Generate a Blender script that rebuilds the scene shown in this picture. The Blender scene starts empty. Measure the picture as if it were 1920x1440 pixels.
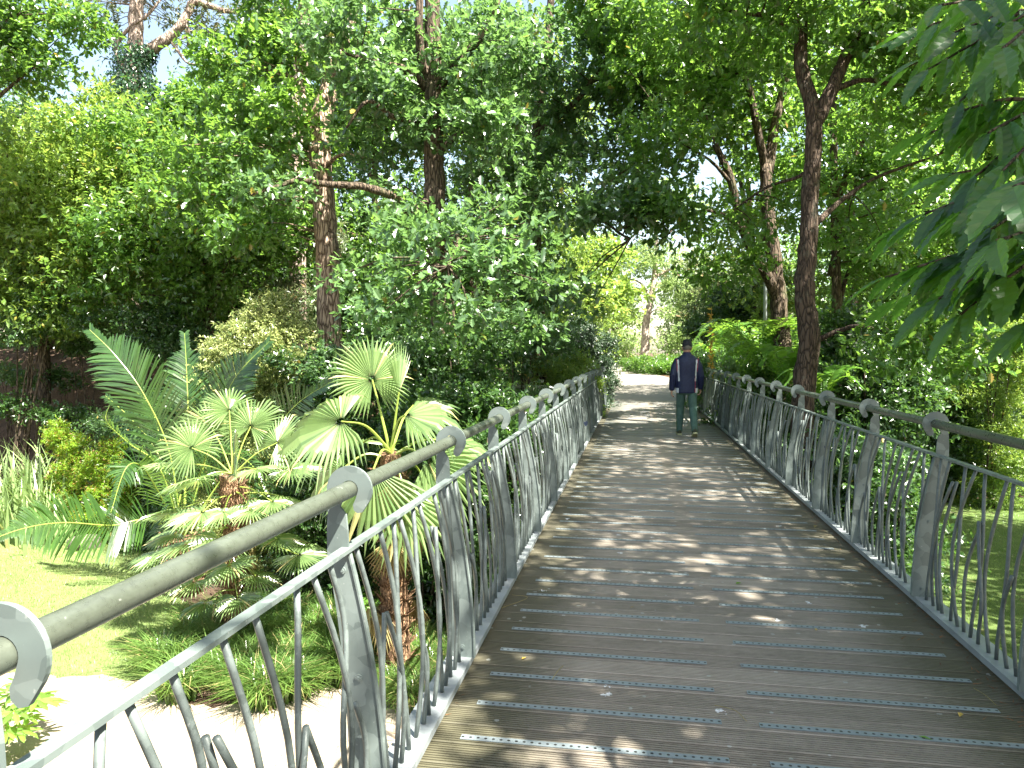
import bpy, math, random
import numpy as np
from mathutils import Vector
R_ = math.radians
rng = np.random.default_rng(7)
random.seed(7)
scene = bpy.context.scene
COL = scene.collection

# ---------------------------------------------------------------- camera, world, sun, exposure
CAM = np.array([0.0, 0.0, 1.54])
YAW, PITCH, F = R_(9.58), R_(2.41), 1375.0
cd = bpy.data.cameras.new("camera"); cam = bpy.data.objects.new("camera", cd); COL.objects.link(cam)
cam.location = CAM; cam.rotation_euler = (math.pi/2-PITCH, 0, YAW)
cd.sensor_width = 36; cd.lens = 36*F/1920; cd.clip_start = .05; cd.clip_end = 2000
scene.camera = cam
SUN_EL, SUN_BACK = R_(57), R_(32)
w = bpy.data.worlds.new("World"); scene.world = w; w.use_nodes = True
nt = w.node_tree; nt.nodes.clear()
sky = nt.nodes.new("ShaderNodeTexSky"); sky.sky_type = 'NISHITA'; sky.sun_disc = False
sky.sun_elevation = SUN_EL; sky.sun_rotation = math.pi/2+SUN_BACK; sky.altitude = 20; sky.dust_density = 1.6
bgn = nt.nodes.new("ShaderNodeBackground"); bgn.inputs[1].default_value = .080
wo = nt.nodes.new("ShaderNodeOutputWorld")
wb = nt.nodes.new("ShaderNodeMix"); wb.data_type = 'RGBA'; wb.blend_type = 'MULTIPLY'; wb.inputs[0].default_value = 1; wb.inputs[7].default_value = (1.12, 1.0, .84, 1)
nt.links.new(sky.outputs[0], wb.inputs[6]); nt.links.new(wb.outputs[2], bgn.inputs[0]); nt.links.new(bgn.outputs[0], wo.inputs[0])
sd = bpy.data.lights.new("sun", 'SUN'); sd.energy = 5.0; sd.angle = R_(.5); sd.color = (1, .95, .86)
so = bpy.data.objects.new("sun", sd); COL.objects.link(so)
sdir = Vector((math.cos(SUN_EL)*math.cos(SUN_BACK), -math.cos(SUN_EL)*math.sin(SUN_BACK), math.sin(SUN_EL)))
so.rotation_euler = sdir.to_track_quat('Z', 'Y').to_euler(); so.location = (20, -6, 30)
scene.view_settings.view_transform = 'Standard'; scene.view_settings.look = 'None'
scene.view_settings.exposure = 2.55; scene.view_settings.gamma = 1.0
scene.render.engine = 'CYCLES'
cy = scene.cycles
cy.max_bounces = 12; cy.diffuse_bounces = 8; cy.glossy_bounces = 3; cy.transmission_bounces = 8
cy.use_denoising = True; cy.caustics_reflective = False; cy.caustics_refractive = False

cY, sY, cP, sP = math.cos(YAW), math.sin(YAW), math.cos(PITCH), math.sin(PITCH)
RV = np.array([cY, sY, 0]); F0 = np.array([-sY, cY, 0]); ZV = np.array([0, 0, 1.])
FV = F0*cP-ZV*sP; UV = F0*sP+ZV*cP
def P(px, py, Z):                       # a point seen at a pixel of the 1920 px photograph, Z metres away
    return CAM+FV*Z+RV*((px-960)/F*Z)-UV*((py-720)/F*Z)
def G(px, py, z=-2.6):                  # where that pixel's line of sight meets the level z
    d = FV+RV*((px-960)/F)-UV*((py-720)/F)
    return CAM+d*((z-CAM[2])/d[2])

# ---------------------------------------------------------------- helpers
class MB:
    def __init__(s): s.V = []; s.Fc = []; s.n = 0
    def add(s, V, Fs, mat=0):
        V = np.asarray(V, np.float32).reshape(-1, 3)
        if not isinstance(Fs, (list, tuple)) or (len(Fs) and not isinstance(Fs[0], np.ndarray)):
            Fs = [np.asarray(Fs)]
        for f in Fs:
            if len(f): s.Fc.append((f.astype(np.int64)+s.n, mat))
        s.V.append(V); s.n += len(V); return s
    def join(s, o):
        for f, m in o.Fc: s.Fc.append((f+s.n, m))
        s.V += o.V; s.n += o.n; return s
    def mesh(s, name, mats, smooth=False, origin=(0, 0, 0)):
        me = bpy.data.meshes.new(name)
        if s.n == 0: return me
        V = np.concatenate(s.V).astype(np.float32)-np.asarray(origin, np.float32)
        me.vertices.add(len(V)); me.vertices.foreach_set("co", V.ravel())
        tot = sum(f.size for f, m in s.Fc); npoly = sum(len(f) for f, m in s.Fc)
        me.loops.add(tot); me.polygons.add(npoly)
        li = np.concatenate([f.ravel() for f, m in s.Fc]).astype(np.int32)
        sz = np.concatenate([np.full(len(f), f.shape[1]) for f, m in s.Fc]).astype(np.int32)
        me.loops.foreach_set("vertex_index", li)
        st = np.concatenate([[0], np.cumsum(sz)[:-1]]).astype(np.int32)
        me.polygons.foreach_set("loop_start", st)
        if len(mats) > 1:
            mi = np.concatenate([np.full(len(f), m) for f, m in s.Fc]).astype(np.int32)
            me.polygons.foreach_set("material_index", mi)
        me.update(calc_edges=True)
        me.polygons.foreach_set("use_smooth", np.full(npoly, bool(smooth)))
        for m in mats: me.materials.append(m)
        return me
def tag(o, label=None, cat=None, group=None, kind=None):
    if label: o['label'] = label
    if cat: o['category'] = cat
    if group: o['group'] = group
    if kind: o['kind'] = kind
    return o
def empty(name, loc, label=None, cat=None, group=None):
    o = bpy.data.objects.new(name, None); COL.objects.link(o); o.location = tuple(float(v) for v in loc)
    o.empty_display_size = .2
    return tag(o, label, cat, group)
def obj(name, mb, mats, parent=None, smooth=False, root=None):   # mesh given in world coordinates
    if not isinstance(mats, (list, tuple)): mats = [mats]
    org = (0, 0, 0)
    r = root or parent
    if r is not None: org = tuple(r.location) if r.parent is None else tuple(r.parent.location)
    o = bpy.data.objects.new(name, mb.mesh(name, mats, smooth, org)); COL.objects.link(o)
    if parent is not None: o.parent = parent
    return o
def nrm(a): return a/np.maximum(np.linalg.norm(a, axis=-1, keepdims=True), 1e-9)
def smooth_path(pts, n=6):
    p = np.asarray(pts, float)
    if len(p) < 3: return np.array([p[0]+(p[-1]-p[0])*t for t in np.linspace(0, 1, n+1)])
    q = np.vstack([2*p[0]-p[1], p, 2*p[-1]-p[-2]]); out = []
    for i in range(1, len(q)-2):
        for t in np.linspace(0, 1, n, endpoint=False):
            a, b, c, d = q[i-1], q[i], q[i+1], q[i+2]
            out.append(.5*((2*b)+(c-a)*t+(2*a-5*b+4*c-d)*t*t+(-a+3*b-3*c+d)*t**3))
    out.append(q[-2]); return np.array(out)
def tube(mb, pts, r, n=8, mat=0, caps=True, flat=1.0, up=None):
    p = np.asarray(pts, float); r = np.broadcast_to(np.asarray(r, float), (len(p),))
    t = nrm(np.gradient(p, axis=0))
    u = np.array([0, 0, 1.]) if up is None else np.asarray(up, float)
    if abs(t[0] @ u) > .9: u = np.array([0, 1., 0]) if abs(t[0][1]) < .8 else np.array([1., 0, 0])
    A = []
    a = nrm(np.cross(u, t[0]))
    for k in range(len(p)):
        a = nrm(a-t[k]*(a @ t[k])); A.append(a)
    A = np.array(A); B = np.cross(t, A)
    th = np.arange(n)*2*math.pi/n
    V = p[:, None]+r[:, None, None]*(A[:, None]*np.cos(th)[None, :, None]+B[:, None]*np.sin(th)[None, :, None]*flat)
    V = V.reshape(-1, 3); i = np.arange(len(p)-1)[:, None]*n; j = np.arange(n)[None]; j2 = (j+1) % n
    fs = [np.stack([i+j, i+j2, i+n+j2, i+n+j], -1).reshape(-1, 4)]
    if caps: fs += [np.arange(n)[::-1][None], ((len(p)-1)*n+np.arange(n))[None]]
    mb.add(V, fs, mat); return mb
def box(mb, x0, x1, y0, y1, z0, z1, mat=0):
    V = [(x, y, z) for z in (z0, z1) for y in (y0, y1) for x in (x0, x1)]
    mb.add(V, np.array([(0, 2, 3, 1), (4, 5, 7, 6), (0, 1, 5, 4), (2, 6, 7, 3), (0, 4, 6, 2), (1, 3, 7, 5)]), mat); return mb
def extrude_poly(mb, pts2, y0, y1, mat=0):        # polygon in x,z extruded along y
    p = np.asarray(pts2, float); n = len(p)
    V = np.vstack([np.c_[p[:, 0], np.full(n, y0), p[:, 1]], np.c_[p[:, 0], np.full(n, y1), p[:, 1]]])
    i = np.arange(n); j = (i+1) % n
    mb.add(V, [i[None], (i[::-1]+n)[None], np.stack([j, i, i+n, j+n], 1)], mat); return mb

# ---------------------------------------------------------------- materials
def mat(name):
    m = bpy.data.materials.new(name); m.use_nodes = True
    n = m.node_tree.nodes; l = m.node_tree.links
    return m, n, l, n["Principled BSDF"]
def coords(n, l, scale=(1, 1, 1), kind='Object'):
    tc = n.new("ShaderNodeTexCoord"); mp = n.new("ShaderNodeMapping"); mp.inputs['Scale'].default_value = scale
    l.new(tc.outputs[kind], mp.inputs[0]); return mp.outputs[0]
def noise(n, l, vec, scale, detail=6, rough=.6):
    t = n.new("ShaderNodeTexNoise"); t.inputs['Scale'].default_value = scale; t.inputs['Detail'].default_value = detail
    t.inputs['Roughness'].default_value = rough; l.new(vec, t.inputs['Vector']); return t.outputs[0]
def ramp(n, l, fac, stops):
    r = n.new("ShaderNodeValToRGB"); e = r.color_ramp.elements
    while len(e) < len(stops): e.new(.5)
    for k, (p, c) in enumerate(stops): e[k].position = p; e[k].color = (*c, 1) if len(c) == 3 else c
    l.new(fac, r.inputs[0]); return r.outputs[0]
def mixc(n, l, fac, a, b, mode='MIX'):
    m = n.new("ShaderNodeMix"); m.data_type = 'RGBA'; m.blend_type = mode
    for s, v in ((m.inputs[0], fac), (m.inputs[6], a), (m.inputs[7], b)):
        if isinstance(v, (int, float)): s.default_value = v
        elif isinstance(v, tuple): s.default_value = (*v, 1)
        else: l.new(v, s)
    return m.outputs[2]
def bump(n, l, bs, h, strength=.5, dist=.02):
    b = n.new("ShaderNodeBump"); b.inputs['Strength'].default_value = strength; b.inputs['Distance'].default_value = dist
    l.new(h, b.inputs['Height']); l.new(b.outputs[0], bs.inputs['Normal']); return b
def mth(n, l, op, a, b=0.0):
    m = n.new("ShaderNodeMath"); m.operation = op
    for s, v in ((m.inputs[0], a), (m.inputs[1], b)):
        if isinstance(v, (int, float)): s.default_value = v
        else: l.new(v, s)
    return m.outputs[0]
def leaf_mat(name, c0, c1, trans, fac=.4, rough=.42, spec=.5, c2=None, c2amt=.03, nscale=.35, veins=None):
    fac = min(.5, fac*1.1)
    c0 = tuple(v*.85 for v in c0); c1 = (c1[0]*1.08, c1[1]*1.22, c1[2]*.98); rough = rough*.85; spec = min(1., spec*1.5)
    m, n, l, b = mat(name)
    g = n.new("ShaderNodeNewGeometry"); v = coords(n, l)
    no = noise(n, l, v, nscale, 3)
    f = mth(n, l, 'ADD', mth(n, l, 'MULTIPLY', g.outputs['Random Per Island'], .6), mth(n, l, 'MULTIPLY', mth(n, l, 'SUBTRACT', no, .3), 1.0))
    c = ramp(n, l, f, [(0.12, c0), (.8, c1)])
    if c2 is not None:
        r = n.new("ShaderNodeTexWhiteNoise"); r.noise_dimensions = '1D'; l.new(g.outputs['Random Per Island'], r.inputs['W'])
        c = mixc(n, l, mth(n, l, 'LESS_THAN', r.outputs['Value'], c2amt), c, c2)
    l.new(c, b.inputs['Base Color']); b.inputs['Roughness'].default_value = rough
    b.inputs['Specular IOR Level'].default_value = spec
    tr = n.new("ShaderNodeBsdfTranslucent")
    tl = (trans[0]+trans[1]+trans[2])/3; tcol = mixc(n, l, .62, c, tuple(min(.9, (v*.95+tl*.05)*1.4) for v in trans)); l.new(tcol, tr.inputs[0])
    mx = n.new("ShaderNodeMixShader"); mx.inputs[0].default_value = fac
    l.new(b.outputs[0], mx.inputs[1]); l.new(tr.outputs[0], mx.inputs[2]); l.new(mx.outputs[0], n["Material Output"].inputs[0])
    return m
M = {}
M['oak'] = leaf_mat('oak_leaf', (.026, .062, .018), (.078, .15, .036), (.28, .50, .05), .40, .36, .6, (.30, .20, .03), .01)
M['oak_cool'] = leaf_mat('oak_leaf_cool', (.024, .056, .026), (.105, .17, .08), (.22, .42, .08), .36, .33, .7, (.35, .25, .05), .008)
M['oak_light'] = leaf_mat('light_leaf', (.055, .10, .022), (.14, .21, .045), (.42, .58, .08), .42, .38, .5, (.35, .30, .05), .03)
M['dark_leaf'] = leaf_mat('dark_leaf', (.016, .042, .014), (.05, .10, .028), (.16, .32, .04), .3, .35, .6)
M['ivy'] = leaf_mat('ivy_leaf', (.012, .040, .018), (.035, .085, .035), (.08, .2, .04), .15, .3, .6)
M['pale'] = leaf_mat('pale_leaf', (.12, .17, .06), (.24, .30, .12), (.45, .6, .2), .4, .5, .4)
M['variegated'] = leaf_mat('variegated_leaf', (.20, .235, .08), (.50, .50, .23), (.5, .55, .2), .3, .4, .5, (.09, .14, .04), .3)
M['pine'] = leaf_mat('pine_needle', (.07, .10, .06), (.16, .19, .10), (.3, .35, .15), .3, .5, .4, (.25, .17, .08), .12)
M['conifer'] = leaf_mat('dark_conifer_needle', (.022, .042, .026), (.055, .085, .05), (.1, .2, .08), .15, .5, .4)
M['lime'] = leaf_mat('lime_shrub_leaf', (.07, .13, .015), (.22, .34, .03), (.5, .65, .05), .4, .45, .4, (.28, .13, .04), .16)
M['chestnut'] = leaf_mat('chestnut_leaf', (.018, .050, .022), (.042, .10, .032), (.20, .48, .02), .45, .45, .45, nscale=2)
M['palm'] = leaf_mat('palm_leaf', (.020, .055, .014), (.050, .10, .028), (.20, .36, .05), .35, .33, .8, nscale=1.5)
M['fan'] = leaf_mat('fan_leaf', (.08, .145, .05), (.19, .245, .115), (.40, .55, .14), .28, .28, .9, (.50, .44, .20), .08, nscale=1.5)
M['dead'] = leaf_mat('dead_palm_leaf', (.16, .11, .05), (.34, .26, .13), (.4, .3, .1), .3, .7, .3, nscale=2)
M['sword'] = leaf_mat('sword_leaf', (.11, .17, .07), (.24, .30, .14), (.35, .5, .12), .25, .35, .7, (.4, .33, .16), .06, nscale=1)
M['strap'] = leaf_mat('strap_leaf', (.045, .10, .025), (.13, .20, .06), (.32, .5, .08), .3, .35, .7, (.36, .30, .14), .08, nscale=1)
M['grass'] = leaf_mat('grass_blade', (.10, .155, .045), (.23, .28, .105), (.3, .45, .06), .35, .5, .4, (.3, .27, .12), .06, nscale=.8)
M['fern'] = leaf_mat('fern_leaf', (.05, .12, .02), (.12, .24, .04), (.35, .6, .05), .4, .45, .4, nscale=1)
M['fatsia'] = leaf_mat('fatsia_leaf', (.08, .17, .03), (.16, .28, .06), (.35, .55, .06), .4, .28, .7, nscale=1)
M['petiole'] = leaf_mat('palm_petiole', (.16, .24, .04), (.30, .34, .08), (.4, .5, .1), .1, .4, .5)
M['orange_leaf'] = leaf_mat('orange_leaf', (.5, .26, .05), (.62, .40, .10), (.7, .5, .1), .3, .5, .3)

def bark(name, c0, c1, scale=6, moss=None, mamt=.5):
    m, n, l, b = mat(name)
    v = coords(n, l, (1, 1, .22)); v2 = coords(n, l)
    vo = n.new("ShaderNodeTexVoronoi"); vo.feature = 'DISTANCE_TO_EDGE'; vo.inputs['Scale'].default_value = scale*3
    dn = n.new("ShaderNodeTexNoise"); dn.inputs['Scale'].default_value = scale*2; l.new(v, dn.inputs['Vector'])
    wv = n.new("ShaderNodeVectorMath"); wv.operation = 'MULTIPLY_ADD'; wv.inputs[1].default_value = (.08, .08, .08)
    l.new(dn.outputs[1], wv.inputs[0]); l.new(v, wv.inputs[2]); l.new(wv.outputs[0], vo.inputs['Vector'])
    no = noise(n, l, v2, scale*1.3, 8, .7)
    h = mth(n, l, 'ADD', mth(n, l, 'MINIMUM', mth(n, l, 'MULTIPLY', vo.outputs[0], 3.), .6), mth(n, l, 'MULTIPLY', no, .6))
    c = ramp(n, l, h, [(.35, c0), (.85, c1)])
    if moss:
        mo = noise(n, l, v2, 1.6, 5, .7)
        c = mixc(n, l, ramp(n, l, mo, [(mamt, (0, 0, 0)), (mamt+.12, (1, 1, 1))]), c, moss)
    l.new(c, b.inputs['Base Color']); b.inputs['Roughness'].default_value = .9
    b.inputs['Specular IOR Level'].default_value = .25
    bump(n, l, b, h, 1.0, .03); return m
M['bark_pine'] = bark('pine_bark', (.10, .065, .045), (.40, .30, .22), 5)
M['bark_oak'] = bark('oak_bark', (.035, .026, .018), (.12, .09, .062), 6, (.09, .10, .045), .58)
M['bark_red'] = bark('reddish_bark', (.030, .022, .016), (.095, .068, .048), 7, (.12, .125, .09), .56)
M['bark_pale'] = bark('pale_bark', (.16, .12, .09), (.42, .33, .27), 4)
M['bark_far'] = bark('bleached_pine_bark', (.26, .20, .16), (.55, .45, .38), 3)
M['bark_palm'] = bark('palm_fibre', (.12, .06, .03), (.38, .24, .14), 14)

def steel(name, c0, c1, rough=.5, spangle=22, met=.25):
    m, n, l, b = mat(name); v = coords(n, l)
    vo = n.new("ShaderNodeTexVoronoi"); vo.inputs['Scale'].default_value = spangle; l.new(v, vo.inputs['Vector'])
    dn = n.new("ShaderNodeTexNoise"); dn.inputs['Scale'].default_value = spangle; l.new(v, dn.inputs['Vector'])
    wv = n.new("ShaderNodeVectorMath"); wv.operation = 'MULTIPLY_ADD'; wv.inputs[1].default_value = (.04, .04, .04)
    l.new(dn.outputs[1], wv.inputs[0]); l.new(v, wv.inputs[2]); l.new(wv.outputs[0], vo.inputs['Vector'])
    sx = n.new("ShaderNodeSeparateColor"); l.new(vo.outputs['Color'], sx.inputs[0])
    no = noise(n, l, v, 5, 8, .7)
    f = mth(n, l, 'ADD', mth(n, l, 'MULTIPLY', sx.outputs[0], .55), mth(n, l, 'MULTIPLY', no, .6))
    c = ramp(n, l, f, [(.2, c0), (.85, c1)])
    sp = ramp(n, l, noise(n, l, v, 60, 2), [(.70, (0, 0, 0)), (.74, (1, 1, 1))])
    c = mixc(n, l, mth(n, l, 'MULTIPLY', sp, .35), c, (.42, .43, .40))
    l.new(c, b.inputs['Base Color']); b.inputs['Metallic'].default_value = met
    l.new(ramp(n, l, f, [(0, (rough-.12,)*3), (1, (rough+.12,)*3)]), b.inputs['Roughness'])
    bump(n, l, b, no, .15, .004); return m
M['galv'] = steel('galvanised_steel', (.092, .118, .11), (.185, .222, .205), .48, 15, .12)
M['flange'] = steel('galvanised_flange_skylight_tint', (.19, .212, .215), (.27, .298, .30), .5, 12, .12)  # same steel as the posts, sky light on its top put into the colour
M['galv_bar'] = steel('galvanised_bar', (.075, .092, .085), (.12, .145, .135), .48, 40, .1)
def make_rail():
    m, n, l, b = mat('handrail_steel'); v = coords(n, l, (1, .25, 1)); v2 = coords(n, l)
    a = noise(n, l, v, 9, 8, .7); f = noise(n, l, v2, 45, 5, .7)
    g = mth(n, l, 'ADD', mth(n, l, 'MULTIPLY', a, .75), mth(n, l, 'MULTIPLY', f, .3))
    c = ramp(n, l, g, [(.35, (.075, .085, .062)), (.6, (.13, .15, .115)), (.75, (.19, .21, .18))])
    sp = ramp(n, l, noise(n, l, v2, 26, 3), [(.70, (0, 0, 0)), (.73, (1, 1, 1))])
    c = mixc(n, l, mth(n, l, 'MULTIPLY', sp, .5), c, (.40, .42, .38))
    l.new(c, b.inputs['Base Color']); b.inputs['Metallic'].default_value = .4
    l.new(ramp(n, l, f, [(.3, (.22,)*3), (.7, (.42,)*3)]), b.inputs['Roughness']); bump(n, l, b, f, .2, .003); return m
M['rail'] = make_rail()
M['strip'] = None
def make_strip():
    m, n, l, b = mat('perforated_grip_strip'); v = coords(n, l)
    s = n.new("ShaderNodeSeparateXYZ"); l.new(v, s.inputs[0])
    fx = mth(n, l, 'SUBTRACT', mth(n, l, 'FRACT', mth(n, l, 'MULTIPLY', s.outputs[0], 1/.031)), .5)
    dx = mth(n, l, 'MULTIPLY', fx, .031); dy = s.outputs[1]
    d = mth(n, l, 'SQRT', mth(n, l, 'ADD', mth(n, l, 'MULTIPLY', dx, dx), mth(n, l, 'MULTIPLY', dy, dy)))
    hole = mth(n, l, 'LESS_THAN', d, .0062)
    no = noise(n, l, v, 14, 6, .7)
    c = mixc(n, l, hole, ramp(n, l, no, [(.3, (.17, .205, .215)), (.7, (.26, .30, .305))]), (.02, .02, .018))
    l.new(c, b.inputs['Base Color']); b.inputs['Metallic'].default_value = .2; b.inputs['Roughness'].default_value = .5
    return m
M['strip'] = make_strip()
def make_wood():
    m, n, l, b = mat('weathered_deck_wood')
    g = n.new("ShaderNodeNewGeometry")
    v = coords(n, l, (1.2, 14, 14)); v2 = coords(n, l)
    gr = noise(n, l, v, 3, 8, .7); big = noise(n, l, v2, 1.1, 7, .7); fine = noise(n, l, v2, 18, 6, .75)
    f = mth(n, l, 'ADD', mth(n, l, 'MULTIPLY', gr, .5), mth(n, l, 'ADD', mth(n, l, 'MULTIPLY', g.outputs['Random Per Island'], .22), mth(n, l, 'MULTIPLY', fine, .35)))
    c = ramp(n, l, f, [(.3, (.145, .122, .094)), (.62, (.30, .262, .212)), (.9, (.44, .395, .33))])
    c = mixc(n, l, ramp(n, l, big, [(.46, (0, 0, 0)), (.74, (.55, .55, .55))]), c, (.10, .095, .065))
    # algae and dirt along both deck edges
    s = n.new("ShaderNodeSeparateXYZ"); l.new(v2, s.inputs[0])
    ex = mth(n, l, 'ABSOLUTE', mth(n, l, 'SUBTRACT', s.outputs[0], .0))
    ed = mth(n, l, 'ADD', ex, mth(n, l, 'MULTIPLY', mth(n, l, 'SUBTRACT', fine, .5), .55))
    c = mixc(n, l, ramp(n, l, ed, [(.70, (0, 0, 0)), (1.5, (.75, .75, .75))]), c, (.055, .055, .024))
    # droppings and lichen specks
    vo = n.new("ShaderNodeTexVoronoi"); vo.inputs['Scale'].default_value = 4.2; dn = n.new('ShaderNodeTexNoise'); dn.inputs['Scale'].default_value = 38; l.new(v2, dn.inputs['Vector']); wv = n.new('ShaderNodeVectorMath'); wv.operation = 'MULTIPLY_ADD'; wv.inputs[1].default_value = (.10, .07, .05); l.new(dn.outputs[1], wv.inputs[0]); l.new(v2, wv.inputs[2]); l.new(wv.outputs[0], vo.inputs['Vector'])
    sp = mth(n, l, 'ADD', vo.outputs['Distance'], mth(n, l, 'MULTIPLY', fine, .22))
    sx = n.new("ShaderNodeSeparateColor"); l.new(vo.outputs['Color'], sx.inputs[0])
    spot = mth(n, l, 'MULTIPLY', mth(n, l, 'LESS_THAN', sp, .185), mth(n, l, 'GREATER_THAN', sx.outputs[0], .66))
    c = mixc(n, l, mth(n, l, 'MULTIPLY', spot, .85), c, (.68, .70, .70))
    vo2 = n.new("ShaderNodeTexVoronoi"); vo2.inputs['Scale'].default_value = 13; l.new(v2, vo2.inputs['Vector'])
    sx2 = n.new("ShaderNodeSeparateColor"); l.new(vo2.outputs['Color'], sx2.inputs[0])
    spot2 = mth(n, l, 'MULTIPLY', mth(n, l, 'LESS_THAN', vo2.outputs['Distance'], .15), mth(n, l, 'GREATER_THAN', sx2.outputs[0], .72))
    c = mixc(n, l, mth(n, l, 'MULTIPLY', spot2, .6), c, (.38, .40, .36))
    l.new(c, b.inputs['Base Color']); b.inputs['Roughness'].default_value = .58; b.inputs['Specular IOR Level'].default_value = .5
    bump(n, l, b, fine, .4, .004); return m
M['wood'] = make_wood()
def ground_mat(name, stops, s1=3, s2=30, bd=.05, rough=.95, patch=None):
    m, n, l, b = mat(name); v = coords(n, l)
    a = noise(n, l, v, s1, 8, .7); f = noise(n, l, v, s2, 6, .75)
    h = mth(n, l, 'ADD', mth(n, l, 'MULTIPLY', a, .5), mth(n, l, 'MULTIPLY', f, .5))
    c = ramp(n, l, h, stops)
    if patch: c = mixc(n, l, ramp(n, l, noise(n, l, v, patch[1], 5, .65), [(patch[2], (0, 0, 0)), (patch[2]+.1, (1, 1, 1))]), c, patch[0])
    l.new(c, b.inputs['Base Color']); b.inputs['Roughness'].default_value = rough; b.inputs['Specular IOR Level'].default_value = .2
    bump(n, l, b, h, 1, bd); return m
M['soil'] = ground_mat('leaf_litter_soil', [(.3, (.03, .02, .013)), (.52, (.095, .062, .042)), (.78, (.27, .18, .125))], 2.5, 22, .08)
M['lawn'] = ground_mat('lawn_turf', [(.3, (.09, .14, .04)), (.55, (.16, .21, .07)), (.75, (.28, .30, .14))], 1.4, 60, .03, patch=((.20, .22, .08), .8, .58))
M['sand'] = ground_mat('pale_sand_path', [(.3, (.17, .13, .09)), (.52, (.33, .28, .21)), (.75, (.48, .42, .33))], 2.2, 50, .02)
M['tarmac'] = ground_mat('worn_path_surface', [(.3, (.17, .155, .13)), (.55, (.24, .22, .19)), (.75, (.33, .305, .265))], .8, 60, .006, .85)
M['turf_dim'] = ground_mat('shade_tinted_turf', [(.3, (.05, .09, .02)), (.55, (.09, .135, .035)), (.75, (.17, .20, .075))], 1.4, 60, .03, patch=((.13, .10, .06), .9, .60))  # lawn turf again, darkened so the right lawn's shade sits in its colour
M['grass_dim'] = leaf_mat('shade_tinted_grass_blade', (.05, .10, .02), (.12, .18, .045), (.28, .45, .06), .3, .5, .4, (.3, .27, .12), .06, nscale=.8)  # lawn blades with the same shade mixed into their green
M['rock'] = ground_mat('grey_rock', [(.3, (.07, .065, .05)), (.55, (.15, .14, .11)), (.75, (.25, .235, .20))], 3, 20, .04, .85)
M['concrete'] = ground_mat('mossy_concrete', [(.3, (.16, .15, .12)), (.55, (.24, .23, .19)), (.75, (.32, .31, .27))], 2, 30, .01, .85)
M['litter'] = leaf_mat('dry_needle_litter', (.09, .035, .018), (.24, .10, .05), (.3, .15, .05), .15, .7, .2, nscale=3)
def plain(name, c, rough=.6, met=0, spec=.5, c2=None, sc=12):
    m, n, l, b = mat(name)
    if c2:
        l.new(ramp(n, l, noise(n, l, coords(n, l), sc, 6, .7), [(.35, c), (.7, c2)]), b.inputs['Base Color'])
    else: b.inputs['Base Color'].default_value = (*c, 1)
    b.inputs['Roughness'].default_value = rough; b.inputs['Metallic'].default_value = met; b.inputs['Specular IOR Level'].default_value = spec
    return m

# ---------------------------------------------------------------- terrain
def sm(t): t = np.clip(t, 0, 1); return t*t*(3-2*t)
def H(x, y):
    x = np.asarray(x, float); y = np.asarray(y, float)
    y0 = 17.5-1.5*sm((-x-5)/6)+8*sm((x-3)/5)
    plat = -.03+1.75*sm((-x-4)/6)*sm((y-14)/9)+1.0*sm((y-28)/42)+.3*sm((x-4)/5)
    t = sm((y-y0)/6.0)
    z = -2.6+(plat+2.6)*t
    z = z+(2.7)*sm((-3.2-y)/3)                      # bank under the near end
    z = z+.6*sm((y-14.7)/1.1)*sm((-x-6.5)/2)*(1-t)
    side = sm((-x-21)/7)*(1-t)*3+sm((x-17)/8)*(1-t)*2.2
    und = (np.sin(x*1.7+y*.6)*np.sin(y*1.3-x*.4)*.09+np.sin(x*3.1+1)*np.sin(y*2.7)*.05)
    bank = 4*t*(1-t)+.35*t*sm((np.abs(x-.4)-4)/3)
    return z+side+und*bank*2.2
def terrain():
    xs = np.concatenate([np.arange(-600, -40, 28.), np.arange(-40, 32, .5), np.arange(32, 600, 28.)])
    ys = np.concatenate([np.arange(-200, -14, 12.), np.arange(-14, 60, .5), np.arange(60, 110, 2.5), np.arange(110, 900, 28.)])
    X, Y = np.meshgrid(xs, ys); Z = H(X, Y)
    nx, ny = len(xs), len(ys)
    i = (np.arange(ny-1)[:, None]*nx+np.arange(nx-1)[None]).ravel()
    mb = MB(); mb.add(np.c_[X.ravel(), Y.ravel(), Z.ravel()], np.stack([i, i+1, i+nx+1, i+nx], 1))
    tag(obj('ground', mb, M['soil'], smooth=True), 'brown leaf-strewn soil of the garden valley and its banks', kind='structure')
terrain()
def inside(poly, pts):
    x, y = pts[:, 0], pts[:, 1]; r = np.zeros(len(pts), bool); n = len(poly)
    for i in range(n):
        x1, y1 = poly[i]; x2, y2 = poly[(i+1) % n]
        c = ((y1 > y) != (y2 > y)) & (x < (x2-x1)*(y-y1)/(y2-y1+1e-12)+x1); r ^= c
    return r
def wavy(poly, amp=.15, n=10):
    p = smooth_path(list(poly)+[poly[0]], n)[:-1]
    return p+rng.normal(0, amp*.35, p.shape)
def flat_sheet(name, poly, z, m, label, kind='structure'):
    p = wavy(np.asarray(poly)[:, :2], .12)
    mb = MB(); mb.add(np.c_[p, np.full(len(p), z)], np.arange(len(p))[None])
    import bmesh
    o = obj(name, mb, m); tag(o, label, kind=kind)
    bm = bmesh.new(); bm.from_mesh(o.data); bmesh.ops.triangulate(bm, faces=bm.faces[:])
    for f in bm.faces:
        if f.normal.z < 0: f.normal_flip()
    bm.to_mesh(o.data); bm.free(); return p
lawnL = flat_sheet('lawn', [(-26, 9.2), (-26, 13), (-17, 14.2), (-11, 14.4), (-8.6, 13.2), (-7.4, 11), (-6.5, 9.6), (-5.9, 8.6), (-6.4, 8.15), (-7.9, 8.1), (-11, 8.5), (-18, 9)], -2.588, M['lawn'], 'sunlit lawn beside the palms, left of the bridge')
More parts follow.
